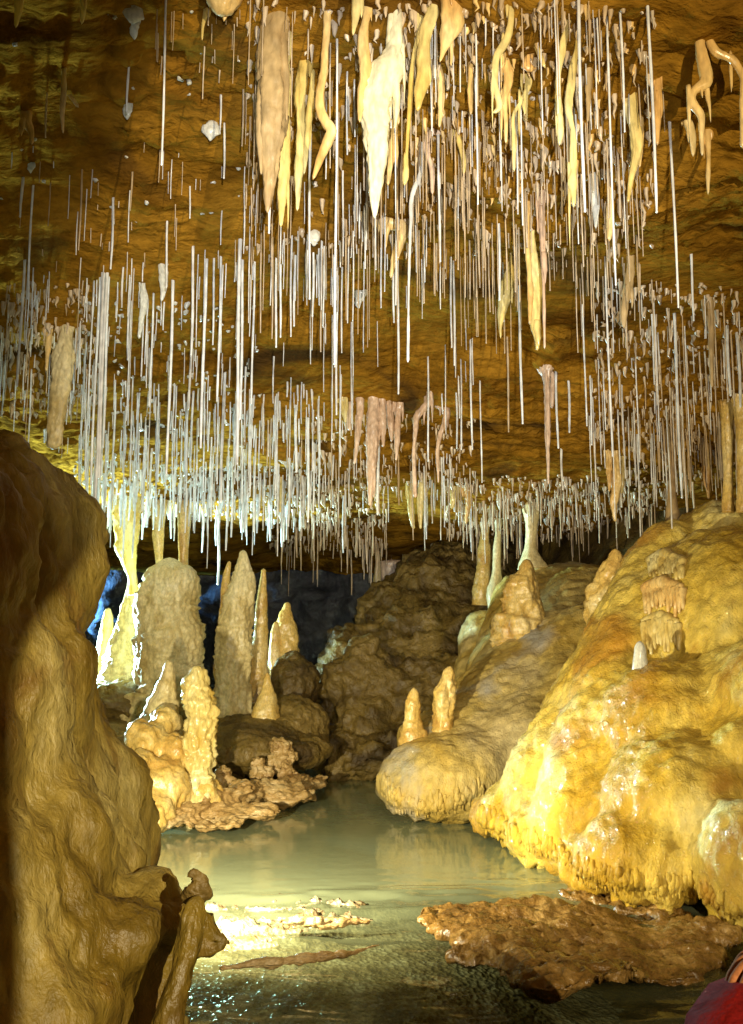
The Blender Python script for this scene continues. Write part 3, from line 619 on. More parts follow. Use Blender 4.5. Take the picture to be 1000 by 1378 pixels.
ST = [
 ([(374, 0, 17), (370, 60, 19), (367, 140, 22), (366, 190, 20), (363, 235, 12), (361, 265, 7), (360, 287, 2)], 'taupe', 'thick taupe stalactite hanging at top centre-left, the widest of all', 2.75),
 ([(384, 180, 6), (382, 240, 7), (380, 280, 5), (378, 306, 2)], 'cream', 'cream spike tucked against the right side of the thick taupe stalactite', 2.8),
 ([(410, 72, 9), (406, 110, 9), (404, 170, 8), (402, 230, 5), (400, 284, 2)], 'cream', 'bright cream stalactite right of the thick taupe one', None),
 ([(421, 95, 3), (416, 150, 4), (412, 200, 4), (409, 235, 1.5)], 'cream', 'slim cream stalactite fused along the bright cream one', None),
 ([(440, 15, 5), (437, 90, 6), (436, 160, 6), (446, 175, 6), (436, 200, 5), (427, 225, 4), (421, 242, 2)], 'orange', 'crooked brown helictite bending left below its elbow', None),
 ([(481, 0, 6), (478, 25, 4), (475, 48, 1.5)], 'cream', 'short cream spike at the top edge, centre', 2.5),
 ([(494, 10, 6), (488, 60, 8), (492, 100, 9), (487, 130, 6), (484, 165, 2)], 'orange', 'yellow knobbly stalactite left of the brilliant white one', None),
 ([(534, 10, 7), (533, 50, 10), (530, 78, 17), (516, 105, 22), (509, 135, 22), (505, 170, 18), (505, 215, 15), (507, 250, 10), (505, 275, 6), (504, 294, 2)], 'bright', 'brilliant white bulky stalactite at top centre', None),
 ([(530, 150, 8), (528, 190, 6), (525, 225, 4), (522, 250, 2)], 'orange', 'orange spike along the right side of the brilliant white stalactite', None),
 ([(512, 292, 10), (528, 300, 9), (541, 305, 8), (538, 325, 7), (531, 350, 5), (526, 374, 2)], 'orange', 'curved orange stalactite below the brilliant white one', None),
 ([(566, 20, 4), (556, 80, 3), (551, 150, 3), (547, 215, 3), (545, 242, 4), (544, 250, 1.5)], 'cream', 'long thin cream stalactite with a swollen tip at top centre', None),
 ([(583, 10, 9), (573, 45, 9), (569, 90, 9), (564, 130, 8), (562, 150, 3)], 'cream', 'blunt cream stalactite beside the long thin swollen-tipped one', None),
 ([(607, 2, 14), (608, 30, 15), (602, 50, 10), (596, 70, 4), (592, 84, 2)], 'orange', 'wide orange stalactite lobe at the top edge, right of centre', 2.6),
 ([(586, 85, 7), (592, 100, 6), (594, 125, 6), (592, 160, 4), (591, 172, 2)], 'orange', 'short orange stalactite under the wide orange lobe', None),
 ([(598, 175, 5), (580, 178, 5), (574, 198, 4.5), (581, 225, 4), (582, 262, 2)], 'pink', 'S-curved pinkish helictite below the orange stalactites', None),
 ([(568, 195, 3), (564, 240, 4), (556, 258, 3), (553, 300, 2.2), (551, 350, 2), (549, 488, 1.6)], 'straw', 'very long kinked straw descending from a helictite near the centre', None),
 ([(634, 80, 5), (633, 115, 5), (634, 155, 2)], 'orange', 'short orange stalactite just right of centre, near the top', None),
 ([(612, 165, 4), (618, 190, 4), (624, 215, 3.5), (624, 235, 1.5)], 'cream', 'curved cream tooth hanging right of the S-curved helictite', None),
 ([(688, 8, 4), (681, 55, 6), (669, 75, 6), (666, 110, 4), (667, 150, 3), (662, 152, 2)], 'cream', 'hooked yellow-cream helictite at the upper right of centre', None),
 ([(680, 78, 5), (685, 105, 7), (679, 135, 6), (681, 165, 4), (681, 193, 2)], 'orange', 'lumpy yellow helictite next to the hooked one', None),
 ([(706, 95, 5), (712, 110, 5), (702, 135, 4), (692, 152, 4), (692, 190, 3.5), (692, 231, 1.6)], 'cream', 'forked-looking cream helictite ending in a straight white spike', None),
 ([(721, 58, 5), (727, 75, 4.5), (734, 92, 2)], 'cream', 'tiny cream helictite prong pointing down right', None),
 ([(713, 75, 8), (709, 90, 7), (722, 92, 4)], 'orange', 'small curled orange helictite at the upper right of centre', None),
 ([(765, 28, 5), (758, 60, 6), (752, 100, 5), (752, 140, 5), (754, 175, 5), (753, 196, 1.5)], 'cream', 'long cream stalactite with a wavy outline, upper right', None),
 ([(777, 50, 4), (770, 100, 5), (766, 150, 4), (772, 180, 3), (773, 225, 4), (770, 245, 6), (772, 268, 3), (772, 279, 1.5)], 'cream', 'long yellow stalactite with a swollen lower end, upper right', None),
 ([(796, 222, 5), (798, 250, 5.5), (801, 280, 4), (802, 308, 1.5)], 'white', 'white tapering spike right of the long yellow stalactite', None),
 ([(793, 95, 5), (792, 130, 5), (791, 165, 2)], 'taupe', 'short taupe stalactite behind the long upper-right straws', None),
 ([(848, 125, 8), (853, 160, 9), (858, 200, 8), (850, 235, 5), (845, 273, 2)], 'cream', 'broad ragged yellowish stalactite, upper right', None),
 ([(862, 150, 5), (862, 190, 5), (861, 226, 1.5)], 'orange', 'narrow orange blade beside the broad ragged stalactite', None),
 ([(886, 92, 6), (885, 130, 5), (884, 165, 5), (885, 196, 2)], 'orange', 'blunt orange stalactite right of the white straws, upper right', None),
 ([(941, 46, 7), (943, 75, 8), (948, 112, 8), (934, 122, 7), (931, 135, 7), (943, 155, 5), (944, 185, 3), (945, 210, 1.5)], 'orange', 'big zigzag orange helictite near the upper right corner', None),
 ([(952, 48, 5), (962, 68, 6), (985, 80, 6), (996, 95, 5), (999, 150, 4), (999, 200, 3)], 'orange', 'sideways-growing orange helictite arching to the right edge', None),
 ([(918, 152, 5), (927, 168, 5), (932, 185, 4), (933, 211, 1.5)], 'orange', 'small hooked orange helictite below the zigzag one', None),
 ([(951, 175, 6), (953, 205, 3.5), (953, 235, 3), (953, 262, 1.2)], 'orange', 'thin tan stalactite with a flared root below the zigzag helictite', None),
 ([(708, 262, 5), (709, 300, 5), (712, 360, 4), (714, 400, 3.5), (713, 437, 1.5)], 'orange', 'long orange stalactite between two pale ones, right of centre', None),
 ([(697, 335, 7), (692, 360, 9), (683, 385, 9), (675, 415, 6), (673, 440, 3), (674, 456, 1)], 'cream', 'leaning carrot-shaped cream stalactite right of centre', None),
 ([(716, 300, 6), (716, 345, 7), (722, 380, 9), (723, 405, 7), (722, 440, 6), (724, 455, 4), (723, 472, 1.5)], 'cream', 'lumpy cream stalactite with a bright drop-shaped tip, right of centre', None),
 ([(728, 250, 7), (729, 290, 5), (731, 350, 3), (732, 400, 2.4), (733, 470, 1.6)], 'pink', 'pinkish stalactite tapering to a long straw, right of centre', None),
 ([(821, 250, 4), (821, 290, 4), (820, 325, 2)], 'orange', 'small bright orange stalactite below the upper-right straws', None),
 ([(848, 340, 5), (845, 390, 6), (840, 420, 5), (840, 442, 2)], 'taupe', 'dull taupe stalactite in the shadowed right half of the ceiling', None),
 ([(735, 490, 15), (735, 505, 7), (736, 530, 4.5), (737, 580, 3.6), (738, 652, 1.5)], 'pink', 'funnel-topped tan stalactite hanging right of centre', None),
 ([(745, 500, 5), (744, 530, 4), (743, 550, 1.5)], 'pink', 'small tan prong behind the funnel-topped stalactite', None),
 ([(461, 534, 7), (463, 550, 5), (465, 569, 1.5)], 'cream', 'short yellow spike at the left end of the pinkish cluster', None),
 ([(503, 535, 8), (502, 580, 9), (500, 625, 7), (499, 660, 4), (498, 681, 1.5)], 'pink', 'longest thick pink stalactite in the middle cluster', None),
 ([(485, 533, 6), (483, 570, 4), (480, 600, 3), (477, 625, 1.5)], 'pink', 'thin pinkish blade left of the longest one in the middle cluster', None),
 ([(515, 535, 5), (515, 570, 4), (516, 602, 1.5)], 'pink', 'pinkish prong directly right of the longest one in the middle cluster', None),
 ([(524, 538, 6), (526, 570, 4.5), (527, 595, 1.5)], 'pink', 'mid-length pinkish stalactite toward the right of the middle cluster', None),
 ([(537, 540, 6), (535, 575, 4), (533, 620, 1.5)], 'pink', 'pinkish stalactite at the right end of the middle cluster', None),
 ([(472, 540, 5), (470, 560, 3), (470, 580, 1.5)], 'pink', 'tiny pink tooth near the left of the middle cluster', None),
 ([(577, 522, 4), (575, 542, 5), (563, 558, 5), (559, 580, 3.5), (559, 670, 2)], 'pink', 'curved pinkish stalactite bending down to a white straw, centre', None),
 ([(588, 545, 4), (600, 550, 5), (598, 570, 4.5), (591, 590, 3.5), (590, 650, 1.5)], 'pink', 'hook-shaped pinkish stalactite right of the curved one, centre', None),
 ([(819, 605, 6), (820, 640, 4), (820, 662, 1.5)], 'orange', 'orange prong at the left of the low orange cluster', None),
 ([(829, 605, 6), (830, 650, 6), (826, 680, 4.5), (828, 702, 2)], 'orange', 'wavy orange stalactite, longest of the low orange cluster', None),
 ([(839, 610, 4), (838, 640, 3), (837, 665, 1.5)], 'cream', 'yellow prong at the right of the low orange cluster', None),
 ([(89, 440, 9), (86, 470, 13), (82, 520, 12), (77, 565, 10), (72, 605, 12)], 'stal', 'thick pale stalactite at left, its foot hidden behind the brown wall', 4.9),
 ([(66, 440, 5), (65, 470, 4), (62, 500, 2)], 'orange', 'small orange stalactite beside the thick pale one at left', None),
 ([(298, 0, 26), (296, 12, 16), (293, 20, 5)], 'orange', 'broad orange ceiling drip lobe at the top edge, left of centre', 2.6),
 ([(278, 12, 6), (273, 35, 3), (272, 55, 1.5)], 'cream', 'short cream spike under the broad orange drip lobe', None),
 ([(25, 0, 6), (24, 18, 4), (21, 38, 1.5)], 'cream', 'small pale spike near the upper left corner', 2.6),
 ([(113, 0, 5), (112, 16, 4), (110, 33, 1.5)], 'cream', 'small pale spike at the top edge, in the dark area', 2.6),
 ([(86, 85, 3), (86, 120, 4), (84, 150, 3), (85, 180, 1.2)], 'orange', 'dim brown helictite stem in the dark upper left', None),
 ([(86, 118, 3), (97, 132, 3), (106, 145, 1.5)], 'orange', 'dim brown helictite prong slanting right in the dark upper left', None),
 ([(37, 145, 7), (36, 165, 6), (41, 175, 4), (43, 195, 1.5)], 'orange', 'dim orange stalactite cluster lump in the dark upper left', None),
 ([(192, 378, 4), (194, 405, 6), (190, 430, 4), (187, 456, 2)], 'white', 'lumpy bluish-white stalactite at left among the straws', None),
 ([(219, 352, 7), (220, 375, 6.5), (220, 395, 4), (217, 406, 1.5)], 'white', 'glossy white blade-shaped stalactite at left', None),
 ([(628, 655, 7), (630, 675, 5), (627, 705, 2)], 'orange', 'amber curtain tooth low in the middle, above the green column', None),
 ([(612, 655, 8), (611, 668, 5), (608, 685, 2)], 'cream', 'short yellow curtain tooth left of the amber one, low in the middle', None),
 ([(570, 640, 4), (566, 668, 4), (566, 712, 1.6)], 'cream', 'yellowish spike low in the centre, beside the curved straw', None),
 ([(552, 650, 5), (553, 690, 5), (557, 712, 2)], 'cream', 'glowing yellow spike low in the centre', None),
 ([(955, 400, 8), (957, 425, 5), (957, 470, 3), (958, 522, 1.5)], 'taupe', 'taupe stalactite with a wide root at the right', None),
 ([(950, 600, 7), (951, 640, 6), (954, 672, 1.5)], 'orange', 'tan spike pointing at the honey mound, far right', None),
 ([(378, 640, 5), (378, 665, 3), (377, 690, 1.5)], 'cream', 'small greenish-cream spike left of the centre, low', None),
]
for i, (pts, mt, lb, Y_) in enumerate(ST):
    stalactite(pts, M[mt], lb, name='helictite' if 'helictite' in lb else 'stalactite', cat='helictite' if 'helictite' in lb else 'stalactite', Y=Y_, s=300 + i * 3, sc_=16, flat=.8, fine=.10, zst=.35, ribs=.07 if mt != 'white' else 0, ribn=5 + i % 4)
# white glinting calcite flakes on the ceiling
for i, (px, py, w, h_, lb) in enumerate([(284, 182, 12, 9, 'white calcite flake hanging by the cracked ceiling, upper left'), (180, 28, 13, 6, 'white wet calcite flake near the top, left'),
                                 (182, 46, 6, 9, 'small dripping white flake under the top-left one'), (172, 155, 6, 7, 'white lump at the tip of a straw, upper left'), (484, 404, 8, 12, 'white triangular calcite flake left of centre'),
                                 (42, 230, 5, 4, 'small white calcite lump at the left edge, upper'), (423, 325, 7, 7, 'white calcite flake under the crooked brown helictite')]):
    P = ceil_hit(px, py - h_); c = W(px, py, P[1] - .05); s_ = P[1] / F
    pts = [c + np.array([w * s_ * .5, 0, (h_ + 12) * s_]), c + np.array([0, -.01, h_ * s_ * .3]), c + np.array([-w * s_ * .1, 0, -h_ * s_])]
    V, Fc = spel(pts, [w * s_ * .7, w * s_, w * s_ * .15], step=.004, seg=18, amp=.5, s=500 + i, sc_=40, flat=.4)
    tag(mesh_obj('calcite_flake', V, Fc, M['white'], origin=pts[0]), lb, 'calcite flake', 'white calcite flakes on the ceiling')

# ------------------------------------------------------------------ soda straws
def straw_geo(x, y, ztop, zbot, r, s=0, seg=7):
    L = ztop - zbot; n = max(4, min(14, int(L / .07) + 3)); t = np.linspace(0, 1, n)
    P = np.stack([x + r * .5 * np.sin(t * 5 + s), y + r * .5 * np.cos(t * 4 + s), ztop - L * t], -1)
    rad = r * (1 + .12 * np.sin(t * 23 + s)); rk = (s * 7919) % 10 / 10.0; rad *= (1 + .35 * (1 - t) * rk); rad[0] = r * (1.3 + 1.0 * rk * rk); rad[1] = r * (1.15 + .7 * rk * rk); 
    rad[-1] = r * .75
    # a bead of water-rounded calcite at the tip
    P = np.vstack([P, P[-1] - [0, 0, r * 1.2], P[-1] - [0, 0, r * 2.0]]); rad = np.r_[rad, r * .95, r * .25]
    V, Q = tube_geo(P, rad, seg)
    a0 = len(V); V = np.vstack([V, P[-1]]); last = (len(P) - 1) * seg
    return V, Q.tolist() + [[a0, last + j, last + (j + 1) % seg] for j in range(seg)]
straws = []     # (size_px, x, y, ztop, zbot, r, matkey, label, group)
def add_straw(px0, py0, px1, py1, rp, mt, label, group, Yf=None, hand=False, name='soda_straw'):
    h_ = ceil_hit(px0, py0) if Yf is None else None
    if Yf is None and h_ is None: return
    Yd = Yf if Yf else h_[1]
    B = W(px1, py1, Yd); zt = c1(B[0], Yd)
    if zt - B[2] < .012: return
    L = (zt - B[2]) * F / Yd
    straws.append((1e6 + L if hand else L * rp, B[0], Yd, zt + .09, B[2], rp * Yd / F, mt, label, group))
# traced straws: (x0,y0,x1,y1,r,mat,label)
HS = [
 (230, 2, 217, 220, 1.9, 's', 'long thin lilac straw alone on the upper left ceiling', 2.6), (175, 88, 171, 148, 1.8, 's', 'short straight straw above a white lump, upper left', None),
 (63, 122, 61, 183, 1.6, 't', 'grey straw in the dark upper left', None), (304, 165, 301, 238, 1.8, 's', 'straw inside the dark shadow, right of the white flake', None),
 (297, 130, 296, 178, 1.6, 's', 'short straw touching the white flake, upper left', None), (328, 115, 326, 195, 1.5, 't', 'dim straw left of the thick taupe stalactite', None),
 (32, 235, 28, 290, 2.0, 's', 'shiny straw by the left edge, upper', None), (48, 250, 37, 400, 1.6, 's', 'long straw near the left edge running down to mid height', None),
 (110, 230, 106, 335, 1.4, 't', 'faint brown straw on the upper left ceiling', None), (180, 225, 176, 282, 1.3, 't', 'faint thin straw mid upper left', None), (156, 262, 149, 360, 1.8, 's', 'pale straw crossing the ochre ceiling at left', None),
 (226, 293, 223, 385, 1.7, 's', 'straw ending just above the glossy white blade', None), (260, 250, 255, 292, 1.4, 's', 'short straw on bare ochre rock, upper left', None),
 (463, 45, 451, 488, 1.9, 's', 'very long silvery straw left of the brilliant white stalactite', None), (458, 370, 453, 556, 1.8, 's', 'long straw ending low on bare rock left of the pinkish cluster', None),
 (538, 345, 536, 528, 1.8, 's', 'long straw ending just above the middle cluster ledge', None), (779, 0, 787, 282, 2.4, 's', 'thick white straw running far down at the upper right', 2.5),
 (826, 30, 829, 382, 1.6, 's', 'very thin long lilac straw at the upper right', None), (836, 0, 841, 176, 1.8, 's', 'straw beside the thin long lilac one at the top right', 2.55), (868, 8, 884, 284, 2.3, 's', 'bright white straw tilting in view at the upper right', None),
 (905, 150, 913, 412, 1.8, 's', 'long lilac straw over the smooth ochre wall at right', None), (915, 420, 918, 668, 1.9, 's', 'long straw with a beaded root reaching down to the honey mound', None),
 (822, 345, 824, 612, 1.6, 's', 'very long straw in the right half above the orange cluster', None), (702, 385, 703, 568, 1.8, 's', 'clean white straw left of the funnel-topped stalactite', None),
 (686, 455, 685, 580, 1.3, 't', 'thin lilac straw left of the clean white one', None), (752, 500, 751, 601, 1.7, 's', 'bright straw right of the funnel-topped stalactite', None), (768, 510, 767, 580, 1.8, 's', 'second bright straw right of the funnel-topped stalactite', None),
 (795, 505, 797, 597, 1.6, 's', 'white straw right of the funnel cluster, longest there', None), (672, 300, 673, 402, 2.0, 's', 'bright straw next to the leaning carrot-shaped stalactite', None),
 (611, 350, 612, 490, 1.7, 's', 'bright straw right of centre ending on bare rock', None), (606, 340, 608, 466, 1.4, 's', 'thinner straw paired with the bright one right of centre', None),
 (377, 345, 371, 465, 1.8, 's', 'bright straw left of centre, left one of a pair', None), (381, 350, 377, 452, 1.6, 's', 'bright straw left of centre, right one of a pair', None), (401, 340, 396, 437, 1.7, 's', 'straw between the pair and the very long silvery one', None),
 (424, 335, 421, 424, 1.9, 's', 'straw left of the white triangular flake', None), (413, 335, 412, 398, 1.8, 's', 'short straw left of the white triangular flake', None), (435, 345, 432, 472, 1.3, 't', 'dim pinkish straw left of the very long silvery one', None),
 (455, 345, 450, 492, 1.6, 's', 'straw running alongside the long one left of centre', None), (531, 345, 530, 432, 1.6, 's', 'straw under the curved orange stalactite', None),
 (142, 365, 128, 668, 2.6, 's', 'thick brilliant straw, left one of the long bundle at left', None), (146, 368, 133, 640, 2.4, 's', 'brilliant straw in the middle of the long bundle at left', None), (150, 372, 138, 600, 2.0, 's', 'straw on the right side of the long bundle at left', None),
 (137, 372, 123, 650, 2.0, 's', 'outer left straw of the long bundle at left', None),
 (249, 375, 225, 636, 2.0, 's', 'long lilac and white straw standing alone left of the bright curtain', None), (265, 330, 257, 476, 2.2, 's', 'bright straw ending above bare rock at left', None), (262, 450, 255, 548, 1.9, 's', 'bright straw low at left, second of three', None),
 (283, 345, 271, 600, 2.1, 's', 'long bright straw reaching the dense curtain at left', None), (302, 340, 293, 538, 1.9, 's', 'bright straw mid left, right of the long one', None), (290, 345, 286, 462, 1.5, 's', 'thin straw mid left between two longer ones', None),
 (332, 320, 318, 622, 2.5, 's', 'longest brilliant straw at left centre', None), (338, 345, 323, 562, 2.1, 's', 'brilliant straw right of the longest one at left centre', None), (346, 350, 339, 542, 1.7, 's', 'slimmer straw right of the brilliant pair at left centre', None),
 (306, 500, 298, 673, 2.2, 's', 'white straw crossing the blue-lit gap, left centre', None), (296, 690, 293, 784, 2.1, 's', 'bright straw dropping into the blue gap beside the tall beige stalagmite', None),
 (40, 345, 24, 518, 1.9, 's', 'long straw at the left edge above the brown wall', None), (167, 360, 164, 412, 1.5, 's', 'short straw at left above the bundle', None), (181, 380, 172, 482, 1.9, 's', 'straw left of the lumpy bluish-white stalactite', None),
 (199, 430, 197, 492, 1.5, 's', 'short straw right of the lumpy bluish-white stalactite', None), (399, 548, 398, 633, 2.0, 's', 'bright straw left of the pinkish cluster', None), (509, 580, 509, 690, 2.2, 's', 'bright straw hugging the longest thick pink stalactite', None),
 (823, 560, 823, 0, 0, '', '', None), (978, 440, 983, 530, 2.0, 's', 'thick lilac straw near the right edge', None), (991, 445, 997, 545, 2.2, 's', 'thickest lilac straw at the right edge', None),
 (931, 335, 934, 430, 1.5, 's', 'straw right of the beaded one at right', None), (838, 345, 838, 0, 0, '', '', None), (756, 605, 757, 657, 1.7, 's', 'bright little straw below the funnel-topped stalactite', None),
 (590, 180, 592, 350, 1.8, 's', 'long straw below the S-curved helictite', None), (424, 190, 416, 400, 2.0, 's', 'cyan-white straw under the bright cream stalactite', None), (800, 345, 800, 0, 0, '', '', None),
 (365, 270, 363, 312, 2.0, 's', 'straw dangling from the tip of the thick taupe stalactite', 2.78),
]
for a in HS:
    if a[4] == 0: continue
    add_straw(a[0], a[1], a[2], a[3], a[4] * .85, {'s': 'straw', 't': 'straw_tan'}[a[5]], a[6], 'traced soda straws' if False else 'soda straws hanging from the cave ceiling', a[7], True)
# random fields: (x0,x1,y0,y1,count,len0,len1,r0,r1,mat,label)
FIELDS = [
 (330, 700, 345, 520, 22, 40, 130, .7, 1.5, 's', 'straw hanging on the nearly bare brown ceiling at the centre'),
 (5, 115, 350, 530, 60, 15, 90, .7, 1.3, 'm', 'thin glinting straw hanging over the brown wall at left'),
 (110, 350, 340, 540, 50, 30, 130, .7, 1.6, 's', 'white straw in the sparse upper part of the bright left curtain'),
 (120, 430, 520, 650, 150, 25, 100, .8, 1.8, 's', 'brilliant white straw in the dense left curtain'),
 (130, 430, 640, 682, 190, 10, 42, .8, 1.9, 's', 'short brilliant straw in the fringe above the left stalagmites'),
 (330, 620, 230, 350, 110, 20, 100, .7, 1.5, 'm', 'straw in the centre thicket below the brilliant white stalactite'),
 (440, 640, 40, 230, 50, 40, 150, .8, 1.7, 'm', 'straw among the big stalactites at top centre'),
 (560, 860, 150, 370, 210, 15, 90, .7, 1.5, 't', 'dim straw in the brown thicket right of centre'),
 (640, 900, 0, 160, 36, 40, 140, .8, 1.5, 'm', 'straw among the helictites at the upper right'),
 (780, 1000, 380, 600, 95, 20, 130, .6, 1.4, 'm', 'straw in the thicket above the honey mound'),
 (880, 1000, 560, 650, 50, 20, 80, .7, 1.8, 't', 'brownish straw just above the honey mound'),
 (430, 640, 610, 670, 70, 15, 60, .7, 1.4, 'm', 'straw in the low fringe at the centre'),
 (380, 520, 690, 735, 90, 12, 50, .7, 1.6, 't', 'dull straw in the far fringe over the dark void'),
 (620, 880, 650, 710, 160, 12, 45, .8, 1.8, 't', 'tan straw in the far fringe above the grey slope'),
 (355, 480, 540, 640, 26, 20, 80, .6, 1.2, 'm', 'faint straw left of the pinkish cluster'),
 (10, 320, 190, 340, 26, 12, 60, .7, 1.3, 'm', 'small scattered straw on the upper left ceiling'),
 (60, 340, 440, 620, 50, 20, 90, .7, 1.5, 's', 'white straw behind the thick pale stalactite at left'),
 (330, 440, 0, 180, 22, 30, 120, .8, 1.5, 't', 'tan straw beside the thick taupe stalactite'),
 (200, 330, 0, 90, 16, 15, 60, .8, 1.6, 't', 'short tan straw near the broad orange drip lobe'),
]
for (x0, x1, y0, y1, n, l0, l1, r0, r1, mt, lb) in FIELDS:
    cx = rng.uniform(x0, x1, max(3, n // 7)); cy = rng.uniform(y0, y1, max(3, n // 7))
    for i in range(int(n * 1.55)):
        k = rng.randint(len(cx))
        if rng.rand() < .5: px = np.clip(cx[k] + rng.randn() * 22, x0, x1); py = np.clip(cy[k] + rng.randn() * 20, y0 - 6, y1 + 6)
        else: px = rng.uniform(x0, x1); py = rng.uniform(y0, y1)
        L = l0 * .7 + (l1 * 1.45 - l0) * rng.rand() ** 2.6
        px1 = px + (px - 520) * .00015 * L
        m_ = {'s': 'straw', 't': 'straw_tan', 'm': 'straw' if rng.rand() < .5 else 'straw_tan'}[mt]
        add_straw(px, py, px1, py + L, (r0 + (r1 - r0) * rng.rand() ** 1.7) * .80, m_, lb, lb.replace('straw', 'straws', 1))
straws.sort(key=lambda s: -s[0])
rest = {'straw': MB(), 'straw_tan': MB()}
for i, (sz, x, y, zt, zb, r, mt, lb, gr) in enumerate(straws):
    V, Fc = straw_geo(x, y, zt, zb, r, i)
    if i < 295:
        tag(mesh_obj('soda_straw', V, Fc, M[mt], origin=(x, y, zt)), lb, 'soda straw', gr)
    else: rest[mt].add(V, Fc)
tag(rest['straw'].build('fine_straws', M['straw']), 'mass of very fine pale soda straws filling in between the larger ones', 'fine straws', kind='stuff')
tag(rest['straw_tan'].build('fine_straws', M['straw_tan']), 'mass of very fine tan soda straws filling in between the larger ones', 'fine straws', kind='stuff')
# calcite nubs: tiny popcorn-like points covering the thicket areas of the ceiling
nub = {'straw_tan': MB(), 'orange': MB(), 'white': MB()}
def nubs(x0, x1, y0, y1, n, mk, l0=.01, l1=.07):
    for i in range(n):
        px, py = rng.uniform(x0, x1), rng.uniform(y0, y1)
        h_ = ceil_hit(px, py)
        if h_ is None: continue
        z = c1(h_[0], h_[1]); L = (l0 + (l1 - l0) * rng.rand() ** 1.6) * (.6 + h_[1] / 8); r = rng.uniform(.002, .007) * (.6 + h_[1] / 8)
        P = np.array([[h_[0], h_[1], z + .11], [h_[0], h_[1], z + .01], [h_[0] + r * rng.randn() * .3, h_[1], z - L * .3], [h_[0] + r * rng.randn(), h_[1] + r * rng.randn(), z - L * .7], [h_[0] + r * .7 * rng.randn(), h_[1], z - L]])
        V, Q = tube_geo(P, [r * 2.6, r * 2.2, r * 1.5, r * .8, r * .15], 6); nub[mk].add(V, Q)
nubs(540, 880, 0, 340, 520, 'straw_tan'); nubs(560, 860, 0, 260, 90, 'orange'); nubs(330, 560, 0, 330, 200, 'straw_tan')
nubs(800, 1000, 380, 640, 500, 'straw_tan'); nubs(600, 900, 640, 720, 500, 'straw_tan'); nubs(100, 450, 620, 700, 450, 'white', .005, .04); nubs(0, 130, 380, 560, 250, 'straw_tan')
nubs(100, 350, 400, 640, 200, 'white', .004, .02); nubs(0, 330, 0, 330, 30, 'white', .002, .006); nubs(420, 640, 560, 660, 200, 'straw_tan'); nubs(360, 520, 650, 740, 260, 'straw_tan')  # white nubs also stand in for glints on the wet rock
for k, lb in (('straw_tan', 'countless tan calcite nubs crusting the ceiling between the straws'), ('orange', 'orange calcite nubs on the upper right ceiling'), ('white', 'white calcite nubs standing in for wet sparkle on the left ceiling')):
    tag(nub[k].build('calcite_nubs', M[k]), lb, 'calcite crust', kind='stuff')

# ------------------------------------------------------------------ person in red at the lower right corner
def skin_chain(name, verts, edges, mat, parent, root=0, sub=2):
    me = bpy.data.meshes.new(name); me.from_pydata([v[:3] for v in verts], edges, []); me.update()
    ob = bpy.data.objects.new(name, me); col.objects.link(ob)
    md = ob.modifiers.new('s', 'SKIN'); 
    for i, v in enumerate(verts):
        sv = me.skin_vertices[0].data[i]; sv.radius = (v[3], v[3]); sv.use_root = (i == root)
    ob.modifiers.new('u', 'SUBSURF').levels = sub; ob.modifiers['u'].render_levels = sub
    dg = bpy.context.evaluated_depsgraph_get(); me2 = bpy.data.meshes.new_from_object(ob.evaluated_get(dg))
    bpy.data.objects.remove(ob)
    me2.name = name; me2.materials.clear(); me2.materials.append(mat)
    for p in me2.polygons: p.use_smooth = True
    ob = bpy.data.objects.new(name, me2); col.objects.link(ob); ob.parent = parent; ob.location = (0, 0, 0)
    return ob
per = empty('person', (1.15, 1.3, -.1))
tag(per, 'crouching person in red clothes at the bottom right corner, hand resting on a raised knee', 'person')
def rel(x, y, z, r): return (x - 1.15, y - 1.3, z + .1, r)
kn = W(990, 1364, 1.60)                  # knee
hd = W(1030, 1280, 1.60)
body_v = [rel(1.36, 1.05, .14, .13), rel(1.37, 1.12, .32, .14), rel(1.36, 1.22, .48, .15), rel(1.34, 1.30, .60, .065), rel(1.33, 1.33, .65, .055), rel(1.32, 1.36, .74, .09), rel(1.31, 1.37, .81, .08),
          rel(1.20, 1.30, .52, .06), rel(.92, 1.50, .44, .045), rel(hd[0] + .055, hd[1] - .01, hd[2] + .03, .036), rel(hd[0] + .035, hd[1], hd[2] + .012, .022),
          rel(1.52, 1.28, .52, .06), rel(1.62, 1.46, .40, .045), rel(1.50, 1.66, .40, .034),
          rel(1.10, 1.10, .14, .10), rel(kn[0], kn[1], kn[2] - .01, .205), rel(.80, 1.45, .10, .05), rel(.76, 1.55, -.06, .045),
          rel(1.30, 1.10, .14, .10), rel(1.34, 1.62, .36, .07), rel(1.36, 1.40, .05, .05), rel(1.36, 1.50, -.06, .045)]
body_e = [(0,1),(1,2),(2,3),(3,4),(4,5),(5,6),(2,7),(7,8),(8,9),(9,10),(2,11),(11,12),(12,13),(0,14),(14,15),(15,16),(16,17),(0,18),(18,19),(19,20),(20,21)]
skin_chain('body', body_v, body_e, M['skin'], per)
sl = [i for i in range(len(body_v)) if i not in (3, 4, 5, 6, 10)]
mp_ = {v: k for k, v in enumerate(sl)}
sv_ = [(*body_v[i][:3], body_v[i][3] * 1.35 + .004) for i in sl]
se_ = [(mp_[a], mp_[b]) for a, b in body_e if a in mp_ and b in mp_]
skin_chain('overall', sv_, se_, M['red'], per)
skin_chain('hair', [rel(1.31, 1.34, .82, .095), rel(1.32, 1.28, .75, .08)], [(0, 1)], M['hair'], per)
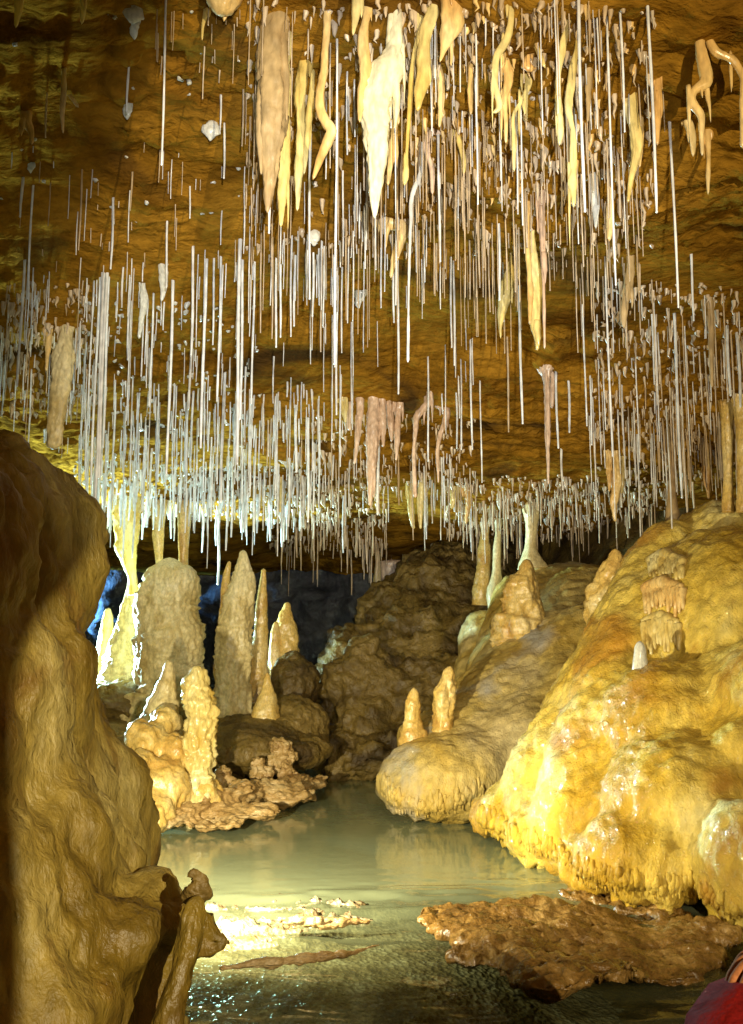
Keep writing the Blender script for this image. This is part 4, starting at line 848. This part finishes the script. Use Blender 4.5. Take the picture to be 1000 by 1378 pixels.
# hand: palm and fingers curled over the knee
hx, hy, hz = hd[0] + .005, hd[1], hd[2]
hand = bpy.data.meshes.new('h')
hb = [rel(hd[0] + .035, hd[1], hd[2] + .012, .022), rel(hx, hy, hz, .022), rel(hx - .02, hy + .01, hz - .02, .02)]
skin_chain('hand', hb, [(0, 1), (1, 2)], M['skin'], per)
for k in range(4):
    oy = (k - 1.5) * .0165; l = [.9, 1.05, 1.0, .8][k]
    skin_chain('finger', [rel(hx - .015, hy + oy, hz - .008, .0095), rel(hx - .04 * l, hy + oy * 1.1, hz - .018, .009), rel(hx - .058 * l, hy + oy * 1.15, hz - .040, .0082), rel(hx - .062 * l, hy + oy * 1.15, hz - .060, .007)], [(0,1),(1,2),(2,3)], M['skin'], per)
skin_chain('thumb', [rel(hx + .01, hy - .02, hz - .01, .0110), rel(hx - .008, hy - .045, hz - .022, .010), rel(hx - .03, hy - .052, hz - .036, .008)], [(0,1),(1,2)], M['skin'], per)

# ------------------------------------------------------------------ light
w = bpy.data.worlds.new('World'); sc.world = w; w.use_nodes = True
w.node_tree.nodes['Background'].inputs[0].default_value = (.9, .7, .45, 1); w.node_tree.nodes['Background'].inputs[1].default_value = .012
def lamp(name, loc, P, colr, size=.03, spot=None, target=None, blend=.3):
    l = bpy.data.lights.new(name, 'SPOT' if spot else 'POINT'); l.energy = P; l.color = colr; l.shadow_soft_size = size
    o = bpy.data.objects.new(name, l); col.objects.link(o); o.location = loc
    if spot:
        l.spot_size = R(spot); l.spot_blend = blend
        o.rotation_euler = (Vector(target) - Vector(loc)).to_track_quat('-Z', 'Y').to_euler()
    return o
lamp('key_lamp', (1.1, -1.65, 1.7), 920, (1, .84, .52), .007, 130, (.3, 4, 2.0), .3)
lamp('head_lamp', (.10, -.25, 1.30), 1050, (1, .97, .90), .012, 44, (.05, 6, 2.9), 1.0)
lamp('stream_lamp', W(140, 1075, 3.9), 700, (1, .90, .58), .03, 130, (.15, 6.0, .05), 1.0)
lamp('back_lamp', (-3.7, 10.3, 1.15), 3800, (.55, .92, 1), .22, 84, (-.7, 7.6, 2.3), .5)
lamp('far_lamp', (-5.5, 13.6, 1.7), 2400, (.16, .48, 1), .1, 66, (-4.55, 15.3, 1.9), .8)

sc.view_settings.view_transform = 'Standard'; sc.view_settings.look = 'None'; sc.view_settings.exposure = 0; sc.view_settings.gamma = 1
sc.cycles.sample_clamp_indirect = 4; sc.cycles.sample_clamp_direct = 0
sc.cycles.use_denoising = True
sc.cycles.max_bounces = 5; sc.cycles.diffuse_bounces = 3; sc.cycles.glossy_bounces = 2
